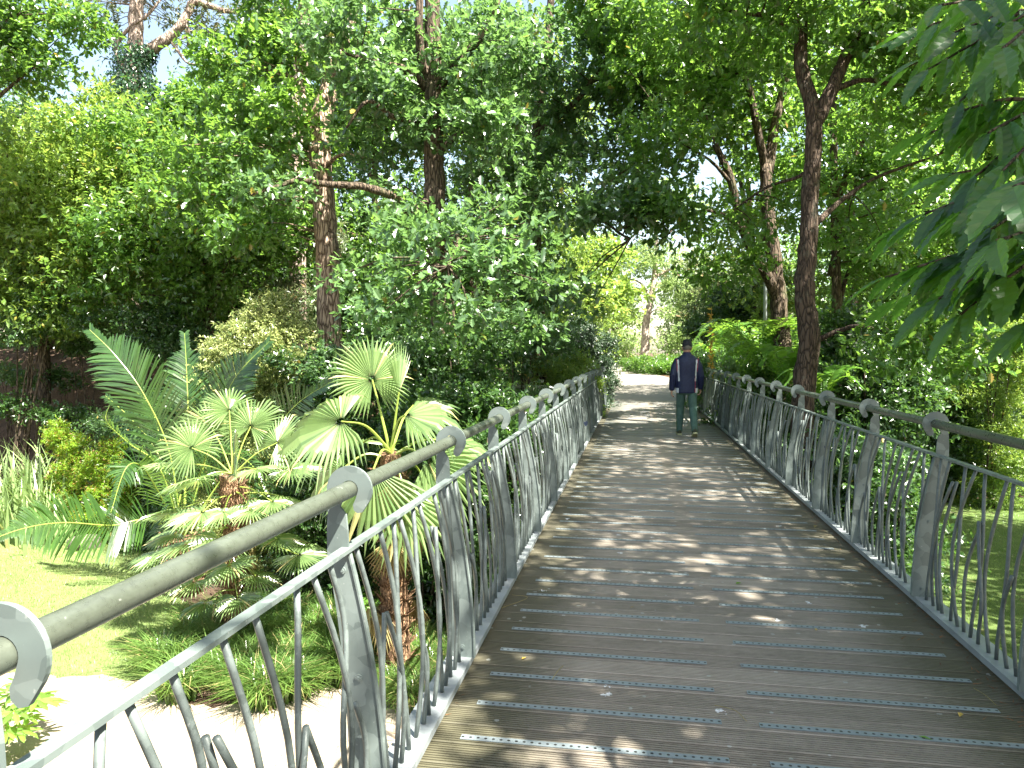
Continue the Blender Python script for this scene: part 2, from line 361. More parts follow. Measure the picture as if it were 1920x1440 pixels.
lawnR = flat_sheet('lawn', [(3.2, 5.5), (2.8, 9), (4.2, 13), (5.5, 18), (8, 21.5), (13, 23.5), (22, 23), (24, 8), (16, 2), (8, 1)], -2.588, M['turf_dim'], 'shaded lawn with sun patches, right of the bridge')
flat_sheet('sand_path', [(-20, 8.9), (-14, 8.75), (-9.5, 8.45), (-7.6, 8.12), (-6.4, 8.2), (-5.4, 7.8), (-4.6, 7.8), (-3.7, 8.6), (-2.8, 8.7), (-2.4, 7.6), (-1, 5.5), (2, 3), (6, -.5), (2, -3), (-3, 1), (-8, 2.2), (-14, 1.5)], -2.582, M['sand'], 'pale sandy garden path passing under the bridge')
def ribbon(name, cl, wid, m, label, off=.015):
    c = smooth_path(cl, 10); t = nrm(np.gradient(c, axis=0)); s = np.c_[t[:, 1], -t[:, 0]]
    wd = np.interp(np.linspace(0, 1, len(c)), np.linspace(0, 1, len(wid)), wid)
    k = np.linspace(-.5, .5, 9)
    XY = c[:, None]+s[:, None]*(wd[:, None]*k)[..., None]
    XY = XY.reshape(-1, 2); Z = H(XY[:, 0], XY[:, 1])+off
    n = 9; i = (np.arange(len(c)-1)[:, None]*n+np.arange(n-1)[None]).ravel()
    mb = MB(); mb.add(np.c_[XY, Z], np.stack([i, i+1, i+n+1, i+n], 1)[:, ::1])
    tag(obj(name, mb, m, smooth=True), label, kind='structure')
ribbon('path', [(.45, 23.75), (.45, 27), (.35, 32), (-.1, 38), (-1.5, 46), (-3.6, 56), (-6, 68), (-8, 85)], [2.7, 3.2, 3.9, 4.6, 4.4, 3.6, 3.2, 3.2], M['tarmac'], 'worn tan path leading away from the far end of the bridge')

# ---------------------------------------------------------------- footbridge
Y_START, Y_END = -2.4, 23.75
XL, XR = -.778, 1.681            # inner edges of the two base flanges
S = 1.2735; DL, DR = .886, 3.485
bridge = empty('footbridge', (.45, 10.5, 0), 'long straight timber-decked footbridge with ridged boards running to the far path', 'footbridge')
def deck():
    mb = MB(); PW = .1475; y = Y_START; k = 0
    ng = 8; prof = [(0.003, -.028), (.003, -.003), (.006, 0)]
    pitch = (.1385-.009)/ng
    for g in range(ng):
        a = .008+g*pitch
        prof += [(a+.0035, 0), (a+.0038, -.0085), (a+.0105, -.0085), (a+.0108, 0)]
    prof += [(.1365, 0), (.1390, -.003), (.1390, -.028)]
    pr = np.array(prof); n = len(pr)
    while y < Y_END-.1:
        zj = rng.normal(0, .0009); x0 = -.93+rng.normal(0, .006); x1 = 1.835+rng.normal(0, .006)
        V = np.vstack([np.c_[np.full(n, x0), y+pr[:, 0], pr[:, 1]+zj], np.c_[np.full(n, x1), y+pr[:, 0], pr[:, 1]+zj+rng.normal(0, .0006)]])
        i = np.arange(n-1)
        mb.add(V, [np.stack([i, i+1, i+n+1, i+n], 1)[:, ::-1], np.arange(n)[None], (np.arange(n)[::-1]+n)[None], np.array([[0, n-1, 2*n-1, n]])[:, ::-1]])
        y += PW; k += 1
    o = obj('deck', mb, M['wood'], bridge); return o
deck()
def bridge_frame():
    for x0, x1 in ((-.90, -.80), (1.70, 1.80)):
        mb = MB(); box(mb, x0, x1, Y_START, Y_END, -.33, -.031); box(mb, x0-.04, x1+.04, Y_START, Y_END, -.345, -.331)
        obj('side_beam', mb, M['galv'], bridge)
    for k in range(17): obj('cross_beam', box(MB(), -.799, 1.699, Y_START+.4+k*1.55, Y_START+.47+k*1.55, -.2, -.04), M['galv'], bridge)
    for y in (5.2, 16.5):
        mb = MB()
        for x in (-.6, 1.5): tube(mb, [(x, y, -2.9), (x, y, -.521)], .14, 14)
        box(mb, -1.0, 1.9, y-.16, y+.16, -.52, -.347); obj('pier', mb, M['galv'], bridge)
    mb = MB(); box(mb, -1.3, 2.2, Y_END+.003, Y_END+.35, -1.4, -.005); obj('abutment', mb, M['concrete'], bridge)
bridge_frame()
y_row0 = G(867, 1383, 0.)[1]; rows = [y_row0+.295*k for k in range(-3, 72)]
def strip_mesh(L, n=1):
    mb = MB(); box(mb, -L/2, L/2, -.0175, .0175, 0, .003); return mb
sm_me = strip_mesh(1.04).mesh('grip_strip', [M['strip']])
cnt = 0; rest = []
for y in rows:
    if y > Y_END-.2 or y < Y_START: continue
    for xc in (-.155, 1.03):
        xx = xc+rng.normal(0, .006)
        if cnt < 100:
            o = bpy.data.objects.new('grip_strip', sm_me); COL.objects.link(o); o.parent = bridge
            o.location = (xx-.45, y-10.5, .002); cnt += 1
        else: rest.append((xx, y))
mbr = MB()
for x, y in rest: box(mbr, x-.52, x+.52, y-.0175, y+.0175, .002, .005)
tag(obj('grip_strips', mbr, plain('grip_strip_far', (.2, .245, .27), .5, .2), bridge), kind='stuff')

# ---------------------------------------------------------------- railings
FT = .06                                   # top of the base flange
def inner_u(v):                            # inner edge of a post: how far outward it leans at height v above the flange
    return .010-.118*np.power(np.clip(v/.86, 0, 1.3), 1.9)
def post_outline():
    v = np.linspace(0, .93, 12)
    inn = np.array([(-float(inner_u(a)) if a < .86 else .108, a) for a in v])       # outward positive
    wid = np.interp(v, [0, .3, .86, .93], [.118, .108, .070, .068])
    out = np.c_[inn[:, 0]+wid, v]
    vc = 1.115-FT; uc = .1005; R = .074
    # neck goes up outside the pipe, disc over it, hooked tail inside
    pts = [tuple(p) for p in inn]
    pts += [(uc+.012, .975), (uc+.031, 1.0), ]
    for a in np.linspace(-50, 200, 16):    # round the slot that holds the pipe (outer side, over, to inner side)
        pts.append((uc+.0285*math.cos(R_(a)), vc+.0285*math.sin(R_(a))))
    pts += [(uc-.020, vc-.030), (uc-.012, vc-.047), (uc-.014, vc-.064), (uc-.026, vc-.074), (uc-.042, vc-.070)]
    for a in np.linspace(218, -22, 26):
        pts.append((uc+R*math.cos(R_(a)), vc+R*math.sin(R_(a))))
    pts += [tuple(p) for p in out[::-1]]
    return np.array(pts)
PO = post_outline()
BAYS = [[[(.05, 0), (.10, .45), (.03, 1)], [(.13, 0), (.075, .5), (.16, 1)], [(.22, 0), (.28, .5), (.21, 1)], [(.30, 0), (.25, .35), (.34, .7), (.31, 1)],
         [(.345, 0), (.42, .40), (.37, .80)], [(.50, 0), (.465, .45), (.37, .80)], [(.44, 0), (.505, .5), (.45, 1)], [(.56, 0), (.625, .5), (.56, 1)],
         [(.63, 0), (.60, .30), (.67, .60)], [(.74, 0), (.745, .32), (.67, .60)], [(.69, 0), (.655, .5), (.735, 1)], [(.82, 0), (.885, .5), (.81, 1)],
         [(.90, 0), (.85, .4), (.925, .75), (.90, 1)], [(.965, 0), (.99, .28), (.94, .48)]],
        [[(.06, 0), (.03, .4), (.09, 1)], [(.12, 0), (.18, .5), (.10, 1)], [(.19, 0), (.215, .3), (.17, .52)], [(.27, 0), (.22, .5), (.29, 1)],
         [(.33, 0), (.40, .45), (.34, 1)], [(.42, 0), (.375, .30), (.46, .72)], [(.55, 0), (.545, .4), (.46, .72)], [(.49, 0), (.44, .5), (.52, 1)],
         [(.61, 0), (.67, .5), (.60, 1)], [(.68, 0), (.63, .45), (.70, 1)], [(.77, 0), (.83, .42), (.76, .88)], [(.87, 0), (.85, .5), (.76, .88)],
         [(.81, 0), (.875, .6), (.86, 1)], [(.95, 0), (.91, .5), (.955, 1)]],
        [[(.07, 0), (.12, .55), (.06, 1)], [(.15, 0), (.11, .35), (.18, .68)], [(.26, 0), (.26, .35), (.18, .68)], [(.20, 0), (.27, .6), (.24, 1)],
         [(.33, 0), (.29, .5), (.36, 1)], [(.40, 0), (.46, .5), (.41, 1)], [(.48, 0), (.52, .25), (.47, .42)], [(.54, 0), (.49, .5), (.55, 1)],
         [(.60, 0), (.66, .5), (.61, 1)], [(.70, 0), (.655, .4), (.72, .84)], [(.82, 0), (.80, .45), (.72, .84)], [(.75, 0), (.80, .6), (.79, 1)],
         [(.88, 0), (.93, .5), (.87, 1)], [(.95, 0), (.91, .4), (.97, 1)]]]
def railing(side, d0, n0, n1, label):
    x_in = XL if side < 0 else XR; sg = side       # outward = sg
    root = empty('railing', (x_in, 10.5, FT), label, 'railing')
    def W(u, y, v): return (x_in+sg*u, y, FT+v)
    mb = MB(); y0, y1 = d0+n0*S-.35, min(d0+n1*S+.08, Y_END)
    tube(mb, [(x_in+sg*.1005, y, 1.115) for y in np.linspace(y0, y1, 30)], .0265, 20); obj('handrail', mb, M['rail'], root, True)
    mb = MB(); xs = sorted((x_in+sg*.094, x_in+sg*.128)); box(mb, xs[0], xs[1], y0, y1, FT+.86, FT+.873)
    obj('mid_rail', mb, M['galv'], root)
    mb = MB(); xs = sorted((x_in, x_in+sg*.125)); box(mb, xs[0], xs[1], y0, y1, FT-.010, FT)
    xs = sorted((x_in+sg*.002, x_in+sg*.010)); box(mb, xs[0], xs[1], y0, y1, FT-.034, FT-.0105)
    obj('base_flange', mb, M['flange'], root)
    post = MB(); p = PO.copy(); p[:, 0] = sg*p[:, 0]
    if sg < 0: p = p[::-1]
    extrude_poly(post, p, -.005, .005)
    # stiffening strip bent along the inner edge
    v = np.linspace(0.001, .858, 12); u = -inner_u(v)
    a = np.array([(sg*(q-.007), w_) for q, w_ in zip(u, v)]); b = np.array([(sg*(q-.001), w_) for q, w_ in zip(u, v)])
    n = 12; V = np.vstack([np.c_[a[:, 0], np.full(n, -.0105), a[:, 1]], np.c_[b[:, 0], np.full(n, -.0105), b[:, 1]], np.c_[b[:, 0], np.full(n, .0105), b[:, 1]], np.c_[a[:, 0], np.full(n, .0105), a[:, 1]]])
    i = np.arange(n-1); fs = []
    for q in range(4):
        r = (q+1) % 4; fs.append(np.stack([q*n+i, q*n+i+1, r*n+i+1, r*n+i], 1))
    fs.append(np.array([[0, n, 2*n, 3*n], [n-1, 4*n-1, 3*n-1, 2*n-1]])); post.add(V, fs)
    for (uu, vv) in ((.125, .80), (.075, .46), (.045, .05)):
        tube(post, [(sg*uu, -.0095, vv), (sg*uu, -.0052, vv)], .012, 10); tube(post, [(sg*uu, -.0125, vv), (sg*uu, -.0096, vv)], .006, 6)
    # bracket to the side beam
    extrude_poly(post, [(sg*.018, -.0105), (sg*.10, -.0105), (sg*.10, -.12), (sg*.018, -.12)][::(1 if sg > 0 else -1)], -.004, .004)
    pme = post.mesh('post', [M['galv']])
    for k in range(n0, n1+1):
        o = bpy.data.objects.new('post', pme); COL.objects.link(o); o.parent = root
        o.location = (0, d0+k*S-10.5, 0)
        if abs(rng.normal()) > 5: pass
    bars = {}
    for bi, bay in enumerate(BAYS):
        for ki, pl in enumerate(bay):
            q = smooth_path([(s_, v_) for s_, v_ in pl], 5); y = q[:, 0]*S; v = q[:, 1]*.859
            u = -inner_u(v)+.058+.012*math.sin(ki*2.1)*np.sin(v/.859*math.pi)-.050*(v/.859)
            if pl[-1][1] < 1: u = u+(-.012 if ki % 2 else .004)*(v/.859)
            tb = MB(); tube(tb, np.c_[sg*u, y, v+.0005], .0094, 7, flat=1.0); bars[(bi, ki)] = tb
    meshes = {k: b.mesh('baluster', [M['galv_bar']], True) for k, b in bars.items()}
    order = []
    for k in range(n0, n1):
        bi = (k*5+ (1 if sg > 0 else 0)) % 3
        for ki in range(len(BAYS[bi])): order.append((d0+k*S, bi, ki))
    vis = [o for o in order if o[0] > .2-(0 if sg < 0 else -1.7)]
    order.sort(key=lambda t: 0 if t in vis else 1)
    restb = MB(); c = 0
    for (y, bi, ki) in order:
        if c < 98:
            o = bpy.data.objects.new('baluster', meshes[(bi, ki)]); COL.objects.link(o); o.parent = root
            o.location = (0, y-10.5, 0); c += 1
        else:
            src = bars[(bi, ki)]; t = MB(); t.Fc = list(src.Fc); t.V = [src.V[0]+np.array([x_in, y, FT], np.float32)]; t.n = src.n; restb.join(t)
    tag(obj('balusters', restb, M['galv_bar'], root, True), kind='stuff'); return root
rl = railing(-1, DL, -1, 18, 'left galvanised railing with scroll-topped posts and wavy reed-like bars, next to the palms')
rr_ = railing(1, DR, -4, 15, 'right galvanised railing with scroll-topped posts and wavy reed-like bars, beside the leaning trunks')

def sticker(root, px_, py_, y, h, c):
    d = FV+RV*((px_-960)/F)-UV*((py_-720)/F); p = CAM+d*((y-CAM[1])/d[1]); mb = MB()
    q = [(-.016, .012), (-.006, .004), (.004, .014), (.016, .010), (.012, -.010), (.002, -.026), (-.012, -.008)]
    extrude_poly(mb, [(p[0]+a*h, p[2]+b_*h) for a, b_ in q], y, y+.0008)
    obj('sticker', mb, c, root)
dk = plain('dark_sticker', (.02, .03, .06), .4)
sticker(rr_, 1549, 838, DR+3*S-.0062, 1.3, dk); sticker(rl, 1098, 793, DL+8*S-.0062, 2.2, dk)

# ---------------------------------------------------------------- foliage
def tmpl_simple(w_=.5, cup=.08):      # length 1 along +Y, normal +Z
    V = np.array([(0, 0, 0), (-w_*.5, .42, cup), (0, 1, -.04), (w_*.5, .42, cup)]); return V, [np.array([[0, 3, 2], [0, 2, 1]])]
def tmpl_lobed():
    L = [(0, 0, 0), (.07, .10, .02), (.20, .20, .06), (.13, .32, .03), (.29, .44, .09), (.18, .56, .04), (.30, .70, .08), (.15, .80, .03), (.13, .93, .02), (0, 1, -.03)]
    Rt = [np.array(p)*(1, 1, 1) for p in L]; Lt = [np.array(p)*(-1, 1, 1) for p in L[1:-1]]
    V = np.array(Rt+Lt); n = len(L); m = len(Lt)
    return V, [np.arange(n)[None], np.array([[0, n-1]+[n+m-1-i for i in range(m)]])]
def tmpl_lance(w_=.34, teeth=True):
    ys = np.linspace(0, 1, 12); wd = w_*.5*np.sin(np.clip(ys, 0, 1)**.85*math.pi)**.8; wd[0] = .012; wd[-1] = 0
    V = []; sag = -.22*ys**2
    for k, y in enumerate(ys): V.append((0, y, sag[k]-.0))
    for s in (1, -1):
        for k in range(1, 11):
            V.append((s*wd[k], ys[k]+(.02), sag[k]+wd[k]*.28+(.011 if k % 2 else -.011)))
    V = np.array(V); f = []
    for q, off in ((1, 12), (-1, 22)):
        for k in range(11):
            a, b = k, k+1
            oa = off+k-1 if k >= 1 else 0; ob = off+k if k < 10 else 11
            tri = [a, oa, ob, b]; tri = [t for i, t in enumerate(tri) if t not in tri[:i]]
            f.append(tri if q > 0 else tri[::-1])
        if teeth:      # saw teeth
            base = len(V); T = []
            for k in range(1, 10):
                p0, p1 = V[off+k-1], V[off+k]; tip = p1*.55+p0*.45+np.array([q*.022, .035, 0]); T.append(tip)
                f.append([off+k-1, base+k-1, off+k] if q > 0 else [off+k, base+k-1, off+k-1])
            V = np.vstack([V, T])
    t3 = np.array([x for x in f if len(x) == 3]); t4 = np.array([x for x in f if len(x) == 4])
    return V, [t3, t4]
TS, TL = tmpl_simple(), tmpl_lobed()
TN = tmpl_simple(.34); TW = tmpl_simple(.85, .12); TNEEDLE = (np.array([(-.03, 0, 0), (.03, 0, 0), (0, 1, 0)]), [np.array([[0, 1, 2]])])
def scatter(mb, T, pos, d, nn, size, mat_=0):
    V, fs = T; N = len(pos)
    if N == 0: return
    d = nrm(d); nn = nrm(nn-d*np.sum(nn*d, -1, keepdims=True)); x = np.cross(d, nn)
    size = np.broadcast_to(size, (N,))
    W = pos[:, None]+size[:, None, None]*(V[None, :, :1]*x[:, None]+V[None, :, 1:2]*d[:, None]+V[None, :, 2:3]*nn[:, None])
    o = (np.arange(N)*len(V))[:, None, None]
    mb.add(W.reshape(-1, 3), [(f[None]+o).reshape(-1, f.shape[1]) for f in fs], mat_)
AREA = {'s': .25, 'l': .33, 'n': .17, 'w': .42, 'needle': .03}
TT = {'s': TS, 'l': TL, 'n': TN, 'w': TW, 'needle': TNEEDLE}
def unit(n): return nrm(rng.normal(size=(n, 3)))
def foliage(mb, blobs, T='s', size=.09, tau=3., clump=.45, per=5, upb=.75, flat=.7, mat_=0, twigs=None, dens=None, droop=.15, spread=.3):
    """blobs: (centre, (rx, ry, rz)[, weight]).  Leaves sit in rosettes, rosettes in clumps, clumps in the blob."""
    for bl in blobs:
        c, r = np.asarray(bl[0], float), np.asarray(bl[1], float); wgt = bl[2] if len(bl) > 2 else 1
        A = math.pi*(r[0]+r[1])/2*r[2]; nl = tau*wgt*A/(AREA[T]*size*size*.5); nros = max(4, int(nl/per))
        ncl = max(3, int(np.prod(r)**(1/3.)*4.19*(r[0]*r[1]*r[2])**(2/3.)/(clump**3*4.19)*.32))
        ncl = min(ncl, max(3, nros//3))
        q = unit(ncl)*(rng.random((ncl, 1))**.45)*rng.uniform(.78, 1.18, (ncl, 1)); cc = c+q*r
        csz = clump*rng.uniform(.6, 1.35, ncl); k = rng.choice(ncl, nros, p=csz**2/np.sum(csz**2))
        g = np.clip(rng.normal(0, .5, (nros, 3)), -1.3, 1.3)
        pos = cc[k]+g*csz[k][:, None]*np.array([1.25, 1.25, flat*1.1])
        fr = rng.random(nros) < spread; nf = int(fr.sum()); gg = unit(nf)*(rng.random((nf, 1))**.36)*rng.uniform(.85, 1.12, (nf, 1)); pos[fr] = c+gg*r; g[fr] = gg
        out = nrm(g*np.array([1, 1, .8])+.5*q[k]+np.array([0, 0, .15]))
        pp = np.repeat(pos, per, 0)+rng.normal(0, size*.25, (nros*per, 3)); oo = np.repeat(out, per, 0); n = len(pp)
        d = nrm(oo*.6+unit(n)*.9-np.array([0, 0, droop])); nn = nrm(np.array([0, 0, upb])+oo*.35+unit(n)*.55)
        scatter(mb, TT[T], pp, d, nn, size*rng.uniform(.65, 1.25, n), mat_)
        if twigs is not None:
            tw, src = twigs
            for i in range(0, ncl):
                s0 = src(cc[i]) if callable(src) else c
                dvec = cc[i]-s0; L = np.linalg.norm(dvec)
                if L > 6: s0 = cc[i]-dvec/L*2.5
                mid = (s0+cc[i])/2+unit(1)[0]*.12*L*.5+np.array([0, 0, .05*L])
                tube(tw, smooth_path([s0, mid, cc[i]], 3), np.linspace(.011, .004, 7)*min(2.4, 1+L*.35), 4, caps=False)
    return mb
def nearest_on(paths):
    pts = np.vstack([smooth_path(p, 5) for p in paths])
    def f(q):
        dd = np.linalg.norm(pts-q, axis=1)+.8*np.maximum(pts[:, 2]-q[2], 0); return pts[np.argmin(dd)]
    return f
def limb(mb, pts, r0, r1, n=10, wob=.04, mat_=0, seg=6):
    q = smooth_path(pts, seg); k = len(q); r = r0+(r1-r0)*np.linspace(0, 1, k)**.9
    q = q+rng.normal(0, wob*r0, q.shape); r = r*(1+rng.normal(0, .03, k))
    tube(mb, q, r, n, mat_); return q
def px(pts): return [P(*p) for p in pts]
def bl(*L): return [(P(*t[:3]), t[3], t[4] if len(t) > 4 else 1) for t in L]
def tree(label, cat, base, limbs, blobs, leaf, bark_, size=.09, T='s', tau=3., clump=.45, name='tree', ivy=None, upb=.75, per=5, twig=True, group=None, droop=.15):
    """limbs: list of (points, r0, r1).  The first is the trunk and starts at the ground."""
    root = empty(name, base, label, cat, group)
    tb = MB()
    for i, (pts, r0, r1) in enumerate(limbs): limb(tb, pts, r0, r1, 12 if i == 0 else 8)
    # root flare
    b = np.asarray(limbs[0][0][0]); r0 = limbs[0][1]
    for a in rng.uniform(0, 6.28, 5):
        e = b+np.array([math.cos(a), math.sin(a), 0])*r0*2.0; e[2] = b[2]-.12
        tube(tb, smooth_path([b+np.array([0, 0, r0*2.2]), b+np.array([math.cos(a), math.sin(a), 0])*r0*.8+np.array([0, 0, r0*.5]), e], 3), np.linspace(r0*.5, r0*.25, 7), 7)
    tw = MB(); cr = MB()
    src = nearest_on([l_[0] for l_ in limbs]); blobs = [(q_[0], np.asarray(q_[1])*1.14, q_[2] if len(q_) > 2 else 1) for q_ in blobs]; tau = tau*1.12
    if blobs: foliage(cr, blobs, T, size, tau, clump, per, upb, twigs=(tw, src) if twig else None, droop=droop)
    tb.join(tw) if twig else None
    obj('trunk', tb, bark_, root, True)
    if blobs: obj('crown', cr, leaf, root)
    if ivy:
        iv = MB(); 
        for pts, rad, dn in ivy:
            q = smooth_path(pts, 12); k = rng.integers(0, len(q)-1, dn); t = rng.random((dn, 1)); pp = q[k]*(1-t)+q[k+1]*t
            o_ = unit(dn); o_[:, 2] *= .3; o_ = nrm(o_); rr = np.broadcast_to(rad, (dn,))*rng.uniform(.75, 1.35, dn)
            scatter(iv, TW, pp+o_*rr[:, None], nrm(unit(dn)*.6+np.array([0, 0, -.8])), o_+unit(dn)*.4, rng.uniform(.07, .12, dn))
        obj('ivy', iv, M['ivy'], root)
    return root
def gz(p, dz=0): return np.array([p[0], p[1], float(H(p[0], p[1]))+dz])
def base_of(px_, Z, py=700): 
    p = P(px_, py, Z); return gz(p)
exec_order = []

# ---------------------------------------------------------------- trees
# --- right side: the reddish forked trunk beside the rail
b = base_of(1506, 10.8)
tree('stout reddish-brown trunk forking high up, rising just behind the right railing', 'tree', b,
     [([b, P(1506, 760, 10.8), P(1517, 640, 10.8), P(1509, 540, 10.8), P(1516, 430, 10.8), P(1523, 300, 10.8), P(1526, 215, 10.8), P(1503, 120, 10.9), P(1499, 30, 11), P(1480, -180, 11.2), P(1500, -420, 11.5)], .18, .07),
      (px([(1526, 235, 10.8), (1556, 175, 10.8), (1592, 90, 10.9), (1622, 10, 11), (1660, -120, 11)]), .12, .06),
      (px([(1528, 640, 10.8), (1575, 620, 10.6), (1620, 612, 10.3), (1700, 640, 10)]), .045, .015),
      (px([(1528, 420, 10.8), (1585, 370, 11.2), (1650, 330, 11.6), (1760, 290, 12)]), .05, .018),
      (px([(1530, 300, 10.8), (1500, 330, 11.2), (1440, 350, 11.6), (1380, 390, 12)]), .04, .014),
      (px([(1560, 170, 10.9), (1620, 150, 11), (1700, 160, 11.3), (1800, 140, 11.4)]), .05, .02),
      (px([(1500, 60, 11), (1440, 30, 11), (1370, 20, 11.2), (1280, -30, 11.5)]), .05, .02)],
     bl((1480, 20, 11, (1.5, 1.4, .8)), (1640, 70, 11.6, (1.6, 1.4, .8)), (1380, -40, 12, (1.6, 1.4, .8)),
        (1750, 200, 11.6, (1.2, 1.1, .7)), (1700, 640, 10.2, (.9, .8, .45)), (1640, 400, 12, (.8, .7, .5), .6), (1420, 390, 12.2, (.6, .6, .4), .6)),
     M['oak'], M['bark_red'], size=.13, T='l', tau=2.3)
# --- right: the leaning clump of three stems
b = base_of(1452, 14.6)
tree('leaning multi-stemmed tree with dark slanting trunks, just left of the stout forked trunk', 'tree', b,
     [([b, P(1466, 690, 14.6), P(1462, 600, 14.6), P(1455, 520, 14.6), P(1440, 400, 14.6), P(1436, 310, 14.6)], .21, .12),
      (px([(1436, 320, 14.6), (1418, 230, 14.5), (1400, 150, 14.4), (1360, 80, 14.2), (1290, 0, 14)]), .09, .04),
      (px([(1440, 325, 14.6), (1452, 240, 14.7), (1472, 150, 14.8), (1484, 70, 14.9), (1490, -40, 15)]), .11, .05),
      (px([(1462, 570, 14.6), (1430, 500, 14.4), (1392, 430, 14.2), (1368, 330, 14), (1340, 270, 14)]), .12, .06),
      (px([(1392, 430, 14.2), (1350, 400, 13.8), (1300, 400, 13.4), (1240, 450, 13)]), .05, .02),
      (px([(1368, 340, 14), (1330, 300, 13.6), (1280, 270, 13.2)]), .04, .015)],
     bl((1300, 110, 14.5, (1.7, 1.5, .9)), (1420, 130, 15, (1.5, 1.5, .9), .8), (1260, 270, 13.4, (.95, 1, .5), .7), (1280, 410, 13.2, (1.0, .9, .38)),
        (1350, 500, 14, (.8, .8, .35), .9), (1220, -20, 14, (1.5, 1.4, .8)), (1440, -60, 15, (1.6, 1.5, .8)), (1380, 240, 15, (1.2, 1, .7), .6)),
     M['oak'], M['bark_oak'], size=.135, T='l', tau=2.4)
# --- centre: oak overhanging the far bridge
b = base_of(1010, 17)
tree('slim dark-trunked oak whose branches hang over the far half of the bridge', 'tree', b,
     [([b, P(1008, 600, 17), P(1003, 470, 17), P(1005, 330, 17), P(1010, 200, 17), P(1030, 60, 17), P(1040, -150, 17)], .22, .07),
      (px([(1005, 350, 17), (960, 300, 16.5), (930, 250, 16)]), .07, .03),
      (px([(1008, 250, 17), (1080, 190, 16), (1150, 100, 15.3), (1230, 60, 15)]), .08, .03),
      (px([(1004, 420, 17), (1060, 400, 15.5), (1120, 410, 14), (1180, 450, 13)]), .07, .02)],
     bl((1040, 110, 16, (1.7, 1.5, 1.0)), (1180, 100, 16, (1.5, 1.4, .9)), (1010, 400, 15, (1.0, 1, .6)), (1100, 395, 13.5, (1.1, 1, .42)),
        (1190, 385, 13.2, (.8, .8, .35), .9), (1000, 520, 15.5, (.7, .8, .7), .9), (960, 290, 15.5, (1.1, 1, .7)), (1195, 230, 17, (1.1, 1, .5), .8), (1150, 285, 16.5, (1.1, 1, .5), .6), (1060, 260, 16.5, (.5, .5, .5), .8), (1240, 300, 16, (.9, .8, .5), .6), (1270, 170, 17, (1.2, 1, .8), .8), (1140, 340, 15, (1.0, .8, .25), .7),
        (1090, 560, 13.2, (.35, .35, .35), .5)),
     M['oak_cool'], M['bark_oak'], size=.145, T='l', tau=2.4)
# --- dark straight trunk left of centre, with the sunlit low branch
b = base_of(838, 13.2)
tree('tall straight dark oak trunk with a glossy sunlit branch hanging low behind the palms', 'tree', b,
     [([b, P(836, 700, 13.2), P(826, 560, 13.2), P(816, 400, 13.2), P(814, 300, 13.2), P(812, 180, 13.2), P(812, 60, 13.2), P(806, -120, 13.2), P(812, -320, 13.2)], .27, .11),
      (px([(808, 150, 13.2), (790, 110, 13.1), (786, 40, 13), (790, -60, 13)]), .10, .06),
      (px([(800, 165, 13.2), (760, 130, 12.8), (705, 118, 12.4), (650, 100, 12)]), .09, .03),
      (px([(800, 380, 13.2), (765, 395, 12.4), (735, 368, 12), (680, 350, 11.6), (610, 345, 11.4), (560, 338, 11.3), (520, 350, 11.2), (470, 365, 11)]), .10, .02),
      (px([(820, 290, 13.2), (860, 250, 13), (900, 230, 12.6)]), .07, .03), (px([(818, 170, 13.2), (850, 130, 13.2), (900, 70, 13), (935, 0, 13)]), .10, .05),
      (px([(822, 480, 13.2), (840, 440, 11.6), (860, 450, 10.4), (840, 500, 9.6)]), .06, .02),
      (px([(804, 230, 13.2), (740, 220, 12.4), (690, 190, 12), (650, 240, 12)]), .06, .02)],
     bl((690, 60, 13, (1.1, 1.2, .8)), (900, 90, 13, (.8, 1.0, .9)), (710, 240, 13.4, (1.0, 1.0, .75), .9), (905, 240, 12.8, (.75, .8, .75)), (730, 410, 12.2, (.7, .8, .4), .7), (490, 340, 11.2, (.5, .5, .35), .7), (820, 120, 14.6, (1.2, .6, 1.2), .7),
        (735, 440, 10.4, (.55, .6, .2)), (840, 420, 10.2, (.6, .6, .2)), (780, 505, 9.8, (.7, .6, .2)), (905, 500, 9.9, (.55, .6, .2)), (690, 585, 10.2, (.45, .5, .18)), (830, 600, 9.9, (.45, .5, .2), .8), (965, 440, 10.4, (.4, .4, .2), .8), (650, 520, 10.6, (.35, .3, .15), .7), (990, 520, 10.6, (.35, .4, .2), .8), (740, 560, 9.8, (.4, .4, .15)), (880, 570, 9.6, (.4, .4, .15), .8), (930, 380, 10.8, (.4, .4, .2), .7),
        (960, 620, 11.5, (.7, .6, .25), .8), (690, 150, 12.4, (.8, .8, .6), .8)),
     M['oak_cool'], M['bark_oak'], size=.135, T='l', tau=2.1, clump=.36)
# --- rough brown trunk
b = base_of(618, 15)
tree('thick rough-barked brown trunk standing behind the yellowish shrub, crown overlapping its neighbours', 'tree', b,
     [([b, P(618, 640, 15), P(616, 520, 15), P(610, 420, 15), P(604, 330, 15), P(598, 240, 15), P(618, 170, 15.2), P(640, 80, 15.4), P(658, 0, 15.5), P(670, -140, 15.6)], .27, .17),
      (px([(600, 260, 15), (570, 200, 15), (560, 120, 15.2), (540, 30, 15.2)]), .1, .05),
      (px([(606, 320, 15), (640, 290, 14.6), (700, 300, 14.2)]), .05, .02)],
     bl((500, 130, 15, (1.5, 1.3, .9)), (480, 260, 14.6, (1.6, 1.3, .9)), (600, 60, 15.2, (1.1, 1.1, .8), .7), (430, 380, 14.2, (1.5, 1.2, .7)), (540, -60, 15.4, (1.6, 1.5, .8)), (350, 320, 14.6, (1.2, 1.2, .7), .8)),
     M['oak'], M['bark_pine'], size=.14, T='l', tau=2.0)
